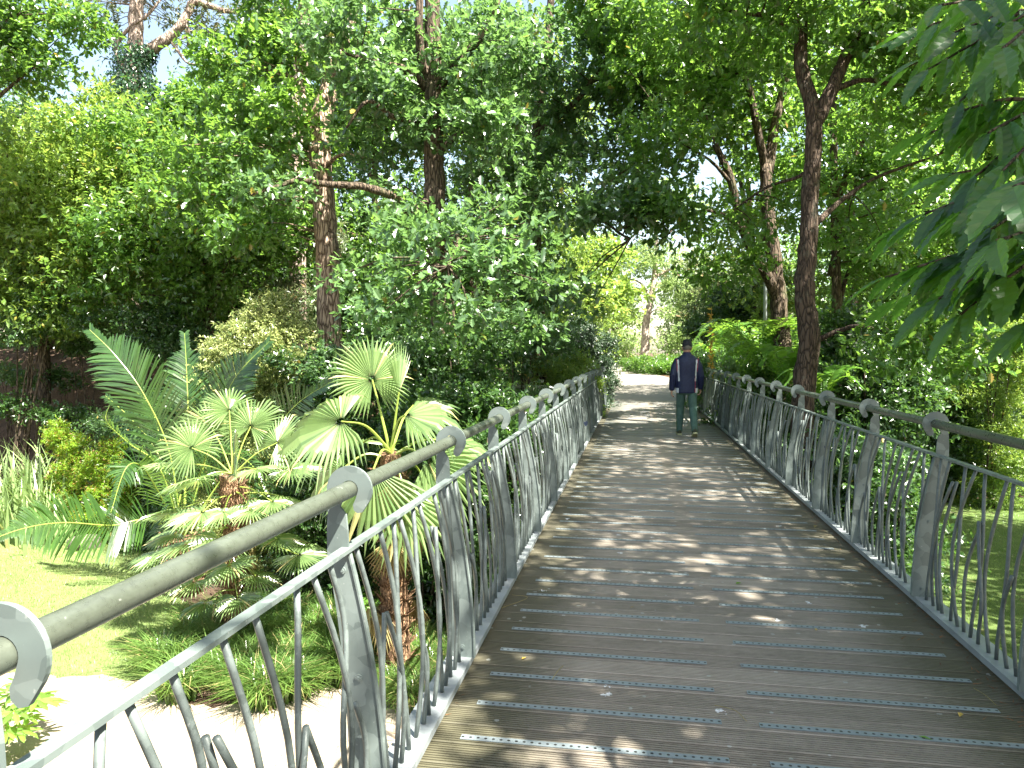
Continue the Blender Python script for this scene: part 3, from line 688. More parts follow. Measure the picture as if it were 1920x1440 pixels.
# --- pale pine trunk behind it
b = base_of(560, 21)
tree('pale grey pine trunk glimpsed high behind the rough brown trunk', 'tree', b,
     [([b, P(556, 400, 21), P(553, 220, 21), P(566, 100, 21), P(572, 0, 21), P(578, -160, 21)], .26, .16),
      (px([(560, 160, 21), (520, 90, 21), (480, 60, 21)]), .05, .02)],
     bl((560, -150, 21, (3, 2.5, 1)), (500, 40, 21, (1, 1, .5), .5), (560, 430, 19.5, (.9, .8, 1.0), 1.2), (555, 560, 19.5, (.9, .8, .8), 1.2)), M['pine'], M['bark_pale'], size=.16, T='n', tau=1.6)
# --- ivy-clad pine
b = base_of(245, 25)
tree('ivy-clad pine against the sky with two bare curving limbs above the ivy', 'tree', b,
     [([b, P(244, 420, 25), P(244, 250, 25), P(246, 160, 25), P(252, 90, 25), P(257, 0, 25), P(256, -150, 25)], .46, .17),
      (px([(262, 110, 25), (285, 92, 25), (320, 68, 25), (345, 40, 25), (362, 5, 25), (390, 10, 25), (432, 22, 25), (470, 8, 25)]), .24, .06),
      (px([(238, 138, 24.8), (222, 110, 24.8), (218, 85, 24.8), (245, 50, 24.8), (275, 30, 24.8), (300, 0, 24.8)]), .09, .04),
      (px([(318, 72, 25), (335, 98, 25), (352, 118, 25), (370, 120, 25)]), .07, .02), (px([(346, 42, 25), (354, 60, 25), (345, 72, 25), (322, 76, 25)]), .05, .02),
      (px([(256, 40, 25), (250, 10, 25), (262, -20, 25)]), .05, .03)],
     bl((190, 20, 26, (1.2, 1, .9), .45), (200, 80, 26, (.6, .7, .6), .5), (330, 30, 27, (1.4, 1.2, 1.), .25), (400, 100, 27, (1.2, 1, .9), .25), (420, 40, 26, (1.3, 1, .9), .35), (300, -120, 25, (4, 3, 1.4))),
     M['pine'], M['bark_pale'], size=.2, T='n', tau=1.2, clump=.35,
     ivy=[([P(243, 330, 25), P(243, 230, 25), P(246, 165, 25)], .95, 5200), ([P(246, 180, 25), P(252, 95, 25)], .55, 2600), ([P(258, 112, 25), P(276, 96, 25)], .34, 700)])
# --- bright mass on the left
def simple_tree(pxb, Z, label, blobs, leaf, bk=M['bark_oak'], size=.12, tau=2.6, r=.2, top=200, T='s', clump=.5, group=None, lean=0, cat='tree', forks=3, upb=.75, name='tree'):
    b = base_of(pxb, Z); q = P(pxb+lean, top, Z)
    trunk = [b, b*.6+q*.4+np.array([.15, 0, 0]), q]
    limbs = [(trunk, r, r*.35)]
    for c, rr, *_ in blobs[:forks]:
        c = np.asarray(c); s = b+(q-b)*min(.9, max(.35, (c[2]-b[2]-1)/max(q[2]-b[2], 1)*.8)); limbs.append(([s, (s+c)/2+np.array([0, 0, .2]), c], r*.5, r*.12))
    return tree(label, cat, b, limbs, blobs, leaf, bk, size=size, tau=tau, clump=clump, T=T, group=group, upb=upb, name=name)
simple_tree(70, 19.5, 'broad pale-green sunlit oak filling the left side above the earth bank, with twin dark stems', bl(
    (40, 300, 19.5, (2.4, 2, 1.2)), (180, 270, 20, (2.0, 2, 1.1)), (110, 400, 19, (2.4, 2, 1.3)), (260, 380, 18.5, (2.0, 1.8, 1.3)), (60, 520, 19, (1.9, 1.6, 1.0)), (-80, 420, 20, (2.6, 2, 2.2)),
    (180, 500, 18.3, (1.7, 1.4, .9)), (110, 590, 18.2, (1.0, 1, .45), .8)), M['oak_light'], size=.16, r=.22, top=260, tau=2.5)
simple_tree(380, 18.6, 'dense mid-green oak left of the rough brown trunk, crown in full sun', bl(
    (360, 270, 18.8, (1.9, 1.8, 1.1)), (330, 420, 18, (1.9, 1.6, 1.2)), (440, 470, 17.8, (1.5, 1.4, 1.1)), (400, 200, 20, (1.3, 1.3, .6), .8), (450, 180, 19, (1.3, 1.3, .9), .8), (300, 530, 17.8, (1.5, 1.2, .8)), (520, 400, 18.5, (1.2, 1.2, 1.0))),
    M['oak'], size=.155, r=.2, top=260, tau=2.5)
simple_tree(-190, 15.5, 'dark-leaved oak at the top left corner with a gap of sky beside it', bl(
    (20, 30, 15.5, (1.4, 1.3, .8)), (60, 130, 15.8, (.9, .9, .4), .9), (-40, -40, 15.5, (1.6, 1.5, .8)), (0, 90, 16, (.8, .8, .5)), (110, 30, 15.8, (.6, .6, .3), .8)),
    M['oak'], size=.14, T='l', r=.2, top=60, tau=2.3)
# --- background trees left, each with its own trunk
bgL = [(-60, 27, 'oak', 'dark background tree behind the pale-green oak at the far left edge', [(-60, 400), (-120, 560), (-40, 250)]),
       (105, 25, 'dark_leaf', 'background tree with twin dark trunk behind the earth bank, far left', [(100, 380), (60, 250), (190, 560)]),
       (250, 27, 'dark_leaf', 'background tree below the ivy-clad pine', [(230, 470), (330, 330), (290, 600)]),
       (430, 26, 'oak', 'background tree between the ivy-clad pine and the rough brown trunk', [(420, 470), (460, 300), (380, 590), (520, 540)]),
       (560, 28, 'dark_leaf', 'background tree directly behind the yellowish shrub', [(560, 420), (600, 540), (540, 260)]),
       (700, 27, 'oak', 'background tree between the rough brown trunk and the straight dark trunk', [(700, 440), (680, 250), (740, 560), (650, 120)]),
       (880, 29, 'dark_leaf', 'background tree right of the straight dark trunk', [(870, 420), (920, 260), (900, 560), (820, 150)]),
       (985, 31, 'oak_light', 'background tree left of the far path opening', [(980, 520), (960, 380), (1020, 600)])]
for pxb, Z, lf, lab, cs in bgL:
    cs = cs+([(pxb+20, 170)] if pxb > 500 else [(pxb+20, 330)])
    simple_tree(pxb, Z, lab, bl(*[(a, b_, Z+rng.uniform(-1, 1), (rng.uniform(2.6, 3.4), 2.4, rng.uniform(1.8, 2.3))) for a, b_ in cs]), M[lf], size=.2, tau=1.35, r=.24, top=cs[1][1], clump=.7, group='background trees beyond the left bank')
# second stem of the twin trunk
# --- right background
bgR = [(1560, 16.5, 'oak', .13, 'leafy tree close behind the stout forked trunk', [(1620, 300, 1.5, 1.0), (1690, 140, 1.4, 1.0), (1600, 480, 1.2, .9), (1720, 440, 1.4, 1.0)]),
       (1790, 23, 'oak_light', .16, 'bright yellow-green tree behind the chestnut leaves on the right', [(1800, 200, 2.7, 2.1), (1850, 420, 2.4, 1.9), (1760, 560, 2.0, 1.3), (1900, 60, 2.7, 1.8), (1740, 60, 2, 1.5)]),
       (1950, 24, 'oak_light', .16, 'bright green tree cut by the right edge of the view', [(1960, 300, 2.8, 2.5), (1940, 560, 2.4, 1.7), (2050, 100, 3, 2.3)]),
       (1595, 21, 'oak', .16, 'tall tree with a lichened grey trunk right of the stout forked trunk', [(1560, 130, 2.4, 1.8), (1650, 330, 2.3, 1.6), (1500, 280, 1.9, 1.3)]),
       (1410, 24, 'oak_light', .17, 'background tree behind the leaning stems', [(1390, 170, 2.4, 1.7), (1440, 420, 2.0, 1.2), (1330, 60, 2.2, 1.4), (1450, 560, 2, 1.0)]),
       (1720, 25, 'oak', .2, 'background tree deep in the right-hand wood', [(1720, 500, 3.2, 2.0), (1760, 300, 3, 2.2), (1680, 80, 3, 2.2)]),
       (1900, 27, 'oak_light', .22, 'background tree at the far right of the wood', [(1900, 480, 3.4, 2.2), (1900, 220, 3.4, 2.4), (1840, 30, 3, 2)]),
       (2080, 22, 'oak', .2, 'background tree beyond the right edge of the view', [(2080, 400, 3, 2.4), (2040, 150, 3, 2.2), (2000, 620, 2.2, 1.4)])]
for pxb, Z, lf, sz, lab, cs in bgR:
    simple_tree(pxb, Z, lab, bl(*[(a, b_, Z+rng.uniform(-.6, .6), (rx, rx, rz)) for a, b_, rx, rz in cs]), M[lf], size=sz*1.15, tau=(2.0 if Z < 20 else 1.5), r=.2, top=cs[1][1], clump=.55, group='trees of the right-hand wood', bk=M['bark_red'] if pxb == 1595 else M['bark_oak'])
# --- trees along the far path
b = base_of(1208, 50)
tree('leaning pinkish pine trunk beside the far path, with light feathery crown', 'tree', b,
     [([b, P(1210, 640, 50), P(1212, 600, 50), P(1224, 540, 50), P(1230, 470, 50), P(1228, 380, 50)], .34, .12),
      (px([(1220, 560, 50), (1200, 530, 50), (1160, 520, 50)]), .1, .04), (px([(1226, 520, 50), (1270, 500, 50), (1300, 500, 50)]), .1, .04), (px([(1216, 590, 50), (1232, 580, 49), (1250, 590, 49)]), .05, .02)],
     bl((1180, 560, 50, (1.5, 1.4, 1.0), .7), (1240, 480, 50, (2.2, 2, 1.3), .8), (1180, 490, 50, (1.8, 1.6, .9), .7), (1270, 550, 50, (1.3, 1.3, .9), .7), (1230, 380, 50, (3, 2.5, 1.5), .8)),
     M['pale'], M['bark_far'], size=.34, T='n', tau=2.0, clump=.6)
for pxb, Z, lf, lab, cs in [(1152, 62, 'pale', 'small dark-stemmed tree by the bend of the far path', [(1150, 600, 2.6, 1.4), (1120, 560, 3, 2)]),
                            (1100, 42, 'oak_light', 'light green tree behind the dark conifer shrub left of the far path', [(1100, 560, 2.4, 1.8), (1080, 480, 2.4, 1.6), (1130, 500, 2, 1.5), (1060, 590, 2, 1.2)]),
                            (1300, 66, 'pale', 'thin distant tree right of the leaning pinkish pine', [(1300, 600, 3.5, 2), (1320, 540, 4, 2.4), (1270, 640, 2.5, .9)]),
                            (1365, 48, 'pine', 'distant tree with reddish trunk behind the ferns', [(1360, 520, 3, 1.8), (1400, 570, 3, 1.6), (1350, 600, 2, 1)]),
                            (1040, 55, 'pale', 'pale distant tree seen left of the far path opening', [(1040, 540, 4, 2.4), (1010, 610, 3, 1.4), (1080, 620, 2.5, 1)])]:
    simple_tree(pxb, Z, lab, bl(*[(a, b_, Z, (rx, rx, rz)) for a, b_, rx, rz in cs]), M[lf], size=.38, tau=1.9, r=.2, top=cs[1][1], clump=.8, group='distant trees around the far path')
# far wood closing the horizon
def far_wood():
    mb = MB(); bls = []
    for a in np.linspace(-68, 62, 60):
        if -8 < a < 9: continue
        ang = R_(a)-0; d = rng.uniform(48, 64); x = -math.sin(-ang)*d; y = math.cos(ang)*d
        bls.append((np.array([x, y, H(x, y)+rng.uniform(2, 4)]), (4.5, 3.5, 4.2))); bls.append((np.array([x*1.1, y*1.1, H(x, y)+rng.uniform(7, 9)]), (3.5, 3., 2.5), .5))
    foliage(mb, bls, 's', .42, 1.4, 1.0, 5, twigs=None)
    tag(obj('far_wood', mb, M['oak']), 'distant wood closing the view beyond the garden valley', kind='stuff')
far_wood()

# --- sweet chestnut whose leafy branch hangs in from the right, very near
def chestnut():
    b = gz((6.4, 1.6)); root = empty('chestnut_tree', b, 'sweet chestnut with long saw-edged leaves hanging in close from the right edge', 'tree')
    top = np.array([5.6, 1.8, 8.5]); tb = MB(); sprays = MB(); crown = MB()
    limbs = [([b, np.array([6.3, 1.7, 1]), np.array([6.1, 1.6, 4]), top], .26, .1)]
    tips = []
    for sx, sy, Z0, ends in [(2030, 60, 3.6, [(1700, 60, 3.9), (1740, 130, 3.5), (1790, 60, 3.4), (1850, 130, 3.1), (1900, 40, 3.0), (1800, 190, 3.3), (1760, 10, 3.0), (1690, 130, 4.2), (1880, 90, 2.6)]),
                             (2050, 250, 3.2, [(1740, 250, 3.6), (1790, 210, 3.3), (1850, 250, 2.9), (1880, 320, 2.7), (1830, 330, 3.1)]),
                             (2060, 400, 2.9, [(1680, 430, 3.5), (1735, 400, 3.2), (1800, 400, 3.0), (1860, 430, 2.5), (1900, 350, 2.0), (1760, 330, 3.8), (1840, 380, 2.3)]),
                             (2050, 520, 2.8, [(1660, 520, 3.5), (1720, 500, 3.2), (1760, 560, 3.0), (1830, 490, 2.8), (1890, 520, 2.4), (1690, 560, 3.7), (1800, 590, 2.9), (1870, 450, 2.2)]),
                             (2080, 640, 2.8, [(1940, 600, 2.6)])]:
        s = P(sx, sy, Z0); j = np.array([5.9, 2.4, s[2]+1.2]); limbs.append(([j, (j+s)/2+np.array([0, 0, .25]), s], .05, .022))
        for e in ends:
            E_ = P(*e); m_ = (s+E_)/2+np.array([0, 0, .10]); limbs.append(([s, m_, E_], .014, .005)); tips.append((s, m_, E_))
    for i, (pts, r0, r1) in enumerate(limbs): limb(tb, pts, r0, r1, 10 if i == 0 else 6)
    LT = tmpl_lance(.27); pos = []; d = []; nn = []; sz = []
    for s, m_, e in tips:
        q = smooth_path([s, m_, e], 8); ax = nrm(e-m_)
        for k in range(17):
            t = .25+.75*(k/16.); p = q[min(len(q)-1, int(t*(len(q)-1)))]
            side = np.cross(ax, [0, 0, 1.]); side = nrm(side)*(1 if k % 2 else -1)
            dd = ax*rng.uniform(.5, 1.1)+side*rng.uniform(.5, 1.1)+np.array([0, 0, -rng.uniform(.15, .85)])
            if k >= 15: dd = ax+side*.3-np.array([0, 0, .3])
            pos.append(p); d.append(dd); nn.append(np.array([0, 0, 1.])+rng.normal(0, .35, 3)); sz.append(rng.uniform(.17, .27))
    scatter(sprays, LT, np.array(pos), np.array(d), np.array(nn), np.array(sz))
    # the rest of the crown, above and behind the camera
    T2 = tmpl_lance(.36, False); V = T2[0][[0, 4, 8, 11, 15, 19, 25, 29]]  # light version
    TLc = (V, [np.array([[0, 4, 1]]), np.array([[1, 4, 5, 2]]), np.array([[2, 5, 3]]), np.array([[0, 1, 6]]), np.array([[1, 2, 7, 6]]), np.array([[2, 3, 7]])])
    TT['chest'] = TLc; AREA['chest'] = .22
    blobs = [((4.6, -1.5, 6.9), (2.0, 2.2, 1.3)), ((5.0, 1.0, 7.4), (2.2, 2.0, 1.5)), ((5.4, 3.6, 8.3), (2.3, 1.9, 1.4), .55), ((7.6, 0, 8.6), (2.2, 3, 2)), ((3.7, 1.8, 6.2), (1.4, 1.8, .8)), ((6.6, 5.4, 9.2), (2.0, 1.8, 1.3), .4), ((4.6, -4.2, 7), (2, 2, 1.3))]
    foliage(crown, blobs, 'chest', .17, 2.6, .5, 6, .6, twigs=(tb, nearest_on([limbs[0][0][2:], [(6, 1.7, 5), (4.8, 1, 7), (5.4, 4, 8)]])))
    obj('trunk', tb, M['bark_oak'], root, True); obj('hanging_branch', sprays, M['chestnut'], root); obj('crown', crown, M['chestnut'], root)
chestnut()
# unseen tree added off frame behind the right railing to shade the middle of the bridge
def shade_tree():
    b = gz((7.4, 8.6)); 
    tree('unseen oak added beyond the right edge to shade the middle of the bridge', 'tree', b, [([b, b+np.array([-.1, .1, 4]), np.array([7.0, 8.6, 6]), np.array([6.6, 8.6, 10])], .25, .08),
        ([np.array([7, 8.6, 6]), np.array([5.6, 8, 7]), np.array([4.3, 7.6, 7.6])], .08, .03), ([np.array([7, 8.6, 6.4]), np.array([6, 10.5, 7.6]), np.array([5.3, 12, 8])], .08, .03)],
        [((4.6, 7.4, 8.0), (1.9, 1.9, 1.2), .35), ((5.4, 10.6, 8.8), (1.8, 1.6, 1.0), .35), ((6.2, 8.4, 9.6), (1.8, 2, 1.3), .4), ((4.3, 5.0, 7.2), (1.3, 1.3, .8), .8)], M['oak'], M['bark_oak'], size=.12, T='s', tau=2.4)
shade_tree()
tree('unseen oak added beyond the right edge to shade the right lawn', 'tree', gz((13.5, 10)), [([gz((13.5, 10)), np.array([13.6, 10, 2]), np.array([13.2, 10.2, 8])], .25, .08)],
     [((12.5, 9, 5.5), (3, 3, 1.5), .8), ((14, 12.5, 6.5), (3, 3, 1.8), .8), ((12.5, 15.5, 6), (2.6, 2.6, 1.4), .9), ((10.5, 6.5, 6), (2.6, 2.6, 1.4), 1.), ((9.6, 3.4, 6.4), (2.3, 2.3, 1.2), 1.)], M['oak'], M['bark_oak'], size=.17, T='s', tau=3.0)  # unseen tree, added for the shade its crown throws on the right lawn

# ---------------------------------------------------------------- shrubs and undergrowth
def shrub(label, blobs, leaf, size=.06, T='s', tau=3.2, clump=.22, name='shrub', cat='shrub', stems=4, bk=None, per=5, group=None, upb=.6, fill=True):
    c0 = np.asarray(blobs[0][0]); b = gz(c0); root = empty(name, b, label, cat, group)
    tb = MB()
    for bl_ in blobs:
        c = np.asarray(bl_[0])
        for i in range(stems):
            e = c+unit(1)[0]*np.asarray(bl_[1])*.5; s = b+np.array([rng.normal(0, .12), rng.normal(0, .12), -.05])
            tube(tb, smooth_path([s, (s+e)/2+np.array([0, 0, .1]), e], 4), np.linspace(.03, .008, 9)*max(.6, blobs[0][1][0]), 5)
    ext = []
    for bl_ in blobs:
        c = np.asarray(bl_[0], float); rr = np.asarray(bl_[1], float); g0 = float(H(c[0], c[1])); z_ = c[2]-rr[2]*.8
        while z_ > g0+.15:
            rz = min(rr[2]*1.1, max(.25, (z_-g0)*.6)); ext.append((np.array([c[0]+rng.normal(0, .15), c[1]+rng.normal(0, .1), z_-rz*.6]), (rr[0]*rng.uniform(.85, 1.1), rr[1], rz), .7)); z_ -= rz*1.4
    cr = MB(); foliage(cr, list(blobs)+(ext if fill else []), T, size, tau, clump, per, upb)
    obj('stems', tb, bk or M['bark_oak'], root, True); obj('foliage', cr, leaf, root)
    return root
shrub('rounded yellowish variegated shrub in front of the rough brown trunk', bl((505, 610, 14, (.75, .7, .50)), (470, 650, 13.8, (.75, .7, .45)), (545, 655, 13.8, (.6, .6, .5)), (420, 650, 13.6, (.5, .5, .22)), (495, 575, 14, (.4, .4, .3)), (500, 700, 13.6, (.8, .6, .4))), M['variegated'], .075, 'n', 3.2, .22)
for lab, args, lf, sz, T in [
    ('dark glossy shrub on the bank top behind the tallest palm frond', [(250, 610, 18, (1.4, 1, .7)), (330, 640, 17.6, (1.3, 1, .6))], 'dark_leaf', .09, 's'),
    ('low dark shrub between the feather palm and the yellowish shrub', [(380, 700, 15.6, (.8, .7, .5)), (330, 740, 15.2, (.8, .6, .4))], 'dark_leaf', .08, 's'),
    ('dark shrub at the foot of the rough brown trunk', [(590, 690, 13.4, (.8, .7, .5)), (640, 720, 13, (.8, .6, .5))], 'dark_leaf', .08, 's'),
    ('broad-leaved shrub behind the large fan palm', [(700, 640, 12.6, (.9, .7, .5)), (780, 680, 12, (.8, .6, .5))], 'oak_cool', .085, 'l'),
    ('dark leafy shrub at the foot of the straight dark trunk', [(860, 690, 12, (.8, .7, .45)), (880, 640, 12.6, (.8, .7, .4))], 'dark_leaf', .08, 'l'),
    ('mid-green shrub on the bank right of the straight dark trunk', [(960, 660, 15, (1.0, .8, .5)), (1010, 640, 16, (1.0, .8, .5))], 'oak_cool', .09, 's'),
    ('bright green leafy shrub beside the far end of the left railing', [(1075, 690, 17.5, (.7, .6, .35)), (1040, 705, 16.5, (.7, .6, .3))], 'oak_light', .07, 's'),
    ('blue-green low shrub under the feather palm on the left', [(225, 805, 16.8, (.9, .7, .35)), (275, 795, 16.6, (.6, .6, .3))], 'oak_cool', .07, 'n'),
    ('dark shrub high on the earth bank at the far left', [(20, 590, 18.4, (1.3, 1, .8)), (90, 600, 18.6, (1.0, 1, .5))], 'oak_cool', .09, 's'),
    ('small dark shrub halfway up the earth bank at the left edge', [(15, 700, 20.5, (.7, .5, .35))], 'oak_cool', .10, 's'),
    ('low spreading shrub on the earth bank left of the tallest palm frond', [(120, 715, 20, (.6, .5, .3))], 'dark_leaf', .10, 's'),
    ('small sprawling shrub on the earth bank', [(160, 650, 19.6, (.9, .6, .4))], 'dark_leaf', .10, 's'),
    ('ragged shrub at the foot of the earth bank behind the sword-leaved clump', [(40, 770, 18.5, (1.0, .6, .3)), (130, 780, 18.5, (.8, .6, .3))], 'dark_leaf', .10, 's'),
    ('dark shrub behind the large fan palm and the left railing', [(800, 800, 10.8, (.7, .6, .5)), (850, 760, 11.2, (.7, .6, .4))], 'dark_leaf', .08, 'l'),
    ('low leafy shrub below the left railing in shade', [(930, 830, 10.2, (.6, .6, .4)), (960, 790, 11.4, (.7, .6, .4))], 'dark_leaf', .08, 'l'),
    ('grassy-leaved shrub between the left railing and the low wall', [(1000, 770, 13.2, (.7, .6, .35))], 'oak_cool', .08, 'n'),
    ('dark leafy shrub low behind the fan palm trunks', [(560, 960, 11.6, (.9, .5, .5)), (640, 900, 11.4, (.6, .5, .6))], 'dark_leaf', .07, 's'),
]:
    shrub(lab, bl(*args), M[lf], sz, T, 3.2, .28, fill='bank' not in lab)
shrub('dark feathery conifer shrub left of the far end of the bridge', bl((1090, 640, 21, (.85, .8, .6)), (1060, 650, 20.6, (.7, .7, .5)), (1115, 665, 21, (.6, .6, .5)), (1130, 700, 22, (.35, .35, .3))), M['conifer'], .12, 'n', 3.4, .22)
shrub('low green mounded hedge in the bend of the far path', [(np.array([x, y, float(H(x, y))+.38]), (1.4, 1.2, .62)) for x, y in ((.9, 44.5), (2.2, 43.5), (3.8, 42.5), (0.1, 46.5), (1.8, 46.5), (5.5, 41.5))], M['oak'], .13, 's', 3.4, .3, name='hedge', cat='hedge')
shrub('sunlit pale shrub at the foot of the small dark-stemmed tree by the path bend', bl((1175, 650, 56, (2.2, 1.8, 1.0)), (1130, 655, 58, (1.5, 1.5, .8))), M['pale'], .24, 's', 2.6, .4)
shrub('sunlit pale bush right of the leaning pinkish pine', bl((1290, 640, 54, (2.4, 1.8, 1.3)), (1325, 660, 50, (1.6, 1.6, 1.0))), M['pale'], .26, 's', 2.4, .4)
for lab, args, lf, sz, T in [
    ('large dark evergreen shrub above the ferns', [(1370, 590, 25, (1.4, 1.2, .9)), (1410, 560, 25, (1.2, 1, .8)), (1340, 620, 24, (1.0, 1, .7))], 'dark_leaf', .11, 's'),
    ('leafy shrub behind the railing right of the man', [(1360, 690, 19, (.9, .8, .45)), (1330, 670, 21, (.8, .8, .5))], 'oak_cool', .09, 's'),
    ('green shrub between the ferns and the stout forked trunk', [(1450, 700, 14.5, (.8, .7, .5)), (1470, 640, 15, (.8, .7, .5))], 'oak', .09, 'l'),
    ('spreading leafy shrub right of the stout forked trunk', [(1620, 700, 12.5, (1.0, .9, .6)), (1600, 620, 13, (.9, .8, .5)), (1680, 760, 12, (.9, .8, .5))], 'dark_leaf', .09, 'l'),
    ('dark glossy shrub filling the wood edge behind the right railing', [(1740, 690, 21, (1.8, 1.3, 1.0)), (1800, 620, 22, (1.8, 1.3, 1.1)), (1770, 770, 21, (1.6, 1.2, .8))], 'dark_leaf', .12, 's'),
    ('leafy shrub at the right edge above the sunlit lawn', [(1880, 700, 23, (1.9, 1.3, 1.3)), (1910, 600, 24, (1.8, 1.4, 1.4)), (1860, 780, 23, (1.6, 1.2, .7))], 'oak', .12, 's'),
    ('fine-leaved lighter shrub at the right edge, left of the leafy edge shrub', [(1870, 640, 19.5, (1.0, .8, .9))], 'oak_light', .09, 'n'),
    ('undergrowth shrub seen through the right railing near the forked trunk', [(1570, 850, 10.6, (.8, .7, .55)), (1640, 870, 10.2, (.7, .6, .5))], 'oak_cool', .08, 'l'),
    ('leafy low plant behind the second right-hand railing bay', [(1660, 930, 9.6, (.5, .4, .3))], 'dark_leaf', .08, 'l'),
    ('dark undergrowth shrub under the leaning stems', [(1480, 780, 13.4, (.9, .8, .5)), (1420, 760, 15.6, (.9, .8, .45))], 'dark_leaf', .085, 's'),
    ('undergrowth shrub low beside the bridge piers on the right', [(1520, 900, 11.5, (.8, .7, .5)), (1600, 940, 11, (.6, .5, .35))], 'dark_leaf', .08, 's')]:
    shrub(lab, bl(*args), M[lf], sz, T, 3.2, .28, fill='bank' not in lab)
def undergrowth(name, region, n, hfun, lf, size, label, T='s', seed=1, hgt=.25, per=6):
    mb = MB(); x = rng.uniform(region[0], region[1], n); y = rng.uniform(region[2], region[3], n); k = hfun(x, y); x, y = x[k], y[k]; m_ = len(x)
    z = H(x, y)+rng.uniform(.02, hgt, m_); c = np.c_[x, y, z]; pp = np.repeat(c, per, 0)+rng.normal(0, size*.6, (m_*per, 3)); nq = len(pp)
    scatter(mb, TT[T], pp, unit(nq)*np.array([1, 1, .4])+np.array([0, 0, .25]), np.array([0, 0, 1])+unit(nq)*.5, size*rng.uniform(.6, 1.3, nq))
    tag(obj(name, mb, lf), label, kind='stuff')
def patchy(f, thr): return lambda x, y: (np.sin(x*f+1.3*np.sin(y*f*.7))+np.sin(y*f*1.3+x*.5)) > thr
undergrowth('ground_cover', (-26, 20, 24, 60), 26000, lambda x, y: (np.abs(x+.02*(y-24)**1.3-.4) > 2.6) & ~((y > 27) & (x < -0.5) & (x > -9) & (y > 45)), M['oak'], .12, 'woodland ground cover on the level ground beyond the bridge', hgt=.35)
undergrowth('bank_plants', (-16, -1.3, 14.8, 24), 9000, lambda x, y: patchy(.9, .15)(x, y) | (x > -7), M['dark_leaf'], .10, 'scattered ivy and seedlings on the earth bank behind the palms', hgt=.22)
undergrowth('bank_plants', (2.1, 22, 17, 33), 12000, lambda x, y: y > 18+4.5*sm((x-3)/5), M['oak_cool'], .09, 'ivy and seedlings under the right-hand wood', hgt=.3)
undergrowth('bank_plants', (2.1, 4.4, 9, 17), 2500, patchy(1.1, -.3), M['oak_cool'], .08, 'low weeds along the right side of the bridge piers', hgt=.3)
# pale grass behind the low wall
def blades(mb, c, hgt, wid, lean, n_seg=3, mat_=0):
    N = len(c); a = rng.uniform(0, 6.283, N); d = np.c_[np.cos(a), np.sin(a), np.zeros(N)]; s = np.c_[-np.sin(a), np.cos(a), np.zeros(N)]
    hgt = np.broadcast_to(hgt, (N,)); lean = np.broadcast_to(lean, (N,)); V = []
    ts = np.linspace(0, 1, n_seg+1)
    for t in ts:
        ctr = c+d*(lean*hgt*t**2)[:, None]+np.array([0, 0, 1.])*(hgt*(t-.45*lean*t**2.5))[:, None]
        w_ = wid*(1-t**1.6)*.5+.0004
        V += [ctr-s*w_, ctr+s*w_]
    V = np.stack(V, 1); k = V.shape[1]; o = (np.arange(N)*k)[:, None]
    f = np.concatenate([np.stack([o+2*j, o+2*j+1, o+2*j+3, o+2*j+2], -1) for j in range(n_seg)], 1).reshape(-1, 4)
    mb.add(V.reshape(-1, 3), f, mat_)
def blade_area(name, poly, n, hgt, wid, lean, m, label, zf=None, clumpy=0, kind='stuff', seg=3):
    poly = np.asarray(poly); lo, hi = poly.min(0), poly.max(0)
    q = rng.uniform(lo, hi, (n, 2)); q = q[inside(poly, q)]
    if clumpy:
        cc = rng.uniform(lo, hi, (clumpy, 2)); cc = cc[inside(poly, cc)]; q = cc[rng.integers(0, len(cc), n)]+rng.normal(0, .07, (n, 2))
    z = H(q[:, 0], q[:, 1]) if zf is None else np.full(len(q), zf)
    mb = MB(); blades(mb, np.c_[q, z], rng.uniform(*hgt, len(q)), wid, rng.uniform(*lean, len(q)), seg); tag(obj(name, mb, m), label, kind=kind)
blade_area('lawn_grass', lawnL, 150000, (.03, .075), .006, (.2, .9), M['grass'], 'short grass blades of the sunlit left lawn', -2.588, seg=1)
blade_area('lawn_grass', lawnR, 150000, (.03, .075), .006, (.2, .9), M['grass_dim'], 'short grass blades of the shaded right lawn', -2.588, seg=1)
blade_area('border_grass', [(-6.1, 8.3), (-6.4, 9.9), (-5, 10.5), (-3.6, 10.1), (-3.3, 8.8), (-4.1, 7.75), (-5.2, 7.7)], 17000, (.38, .78), .022, (.5, 1.2), M['strap'], 'strappy green border plants around the palm trunks', clumpy=70)
blade_area('border_grass', [(-3.1, 8.0), (-3.4, 9.6), (-1.6, 9.9), (-1.2, 8.0), (-1.8, 7.4)], 8000, (.3, .55), .018, (.5, 1.2), M['strap'], 'strappy green border plants beneath the left railing', clumpy=45)
blade_area('meadow_grass', [(-6.5, 17.2), (-1.3, 16.2), (-1.2, 22), (-2.8, 23), (-7, 22)], 12000, (.25, .6), .012, (.3, .9), M['sword'], 'pale tall grass behind the low wall', clumpy=160)
blade_area('meadow_grass', [(-4.5, 11), (-1.2, 10.6), (-1.1, 16), (-4.2, 16)], 7000, (.2, .5), .010, (.3, .9), M['strap'], 'rank grass in front of the low wall beside the bridge', clumpy=110)
blade_area('meadow_grass', [(-2.2, 24), (-1.2, 24), (-1.9, 34), (-4.8, 44), (-9, 44), (-6, 30)], 14000, (.12, .3), .012, (.3, .9), M['grass'], 'verge grass left of the far path', clumpy=300)
blade_area('clover_patch', [(-4.0, 5.6), (-3.9, 6.9), (-2.4, 7.3), (-1.2, 6.9), (-1.3, 5.2), (-2.6, 4.9)], 26000, (.02, .05), .014, (.5, 1.3), M['grass'], 'low green clover patch on the path edge under the railing', seg=1)
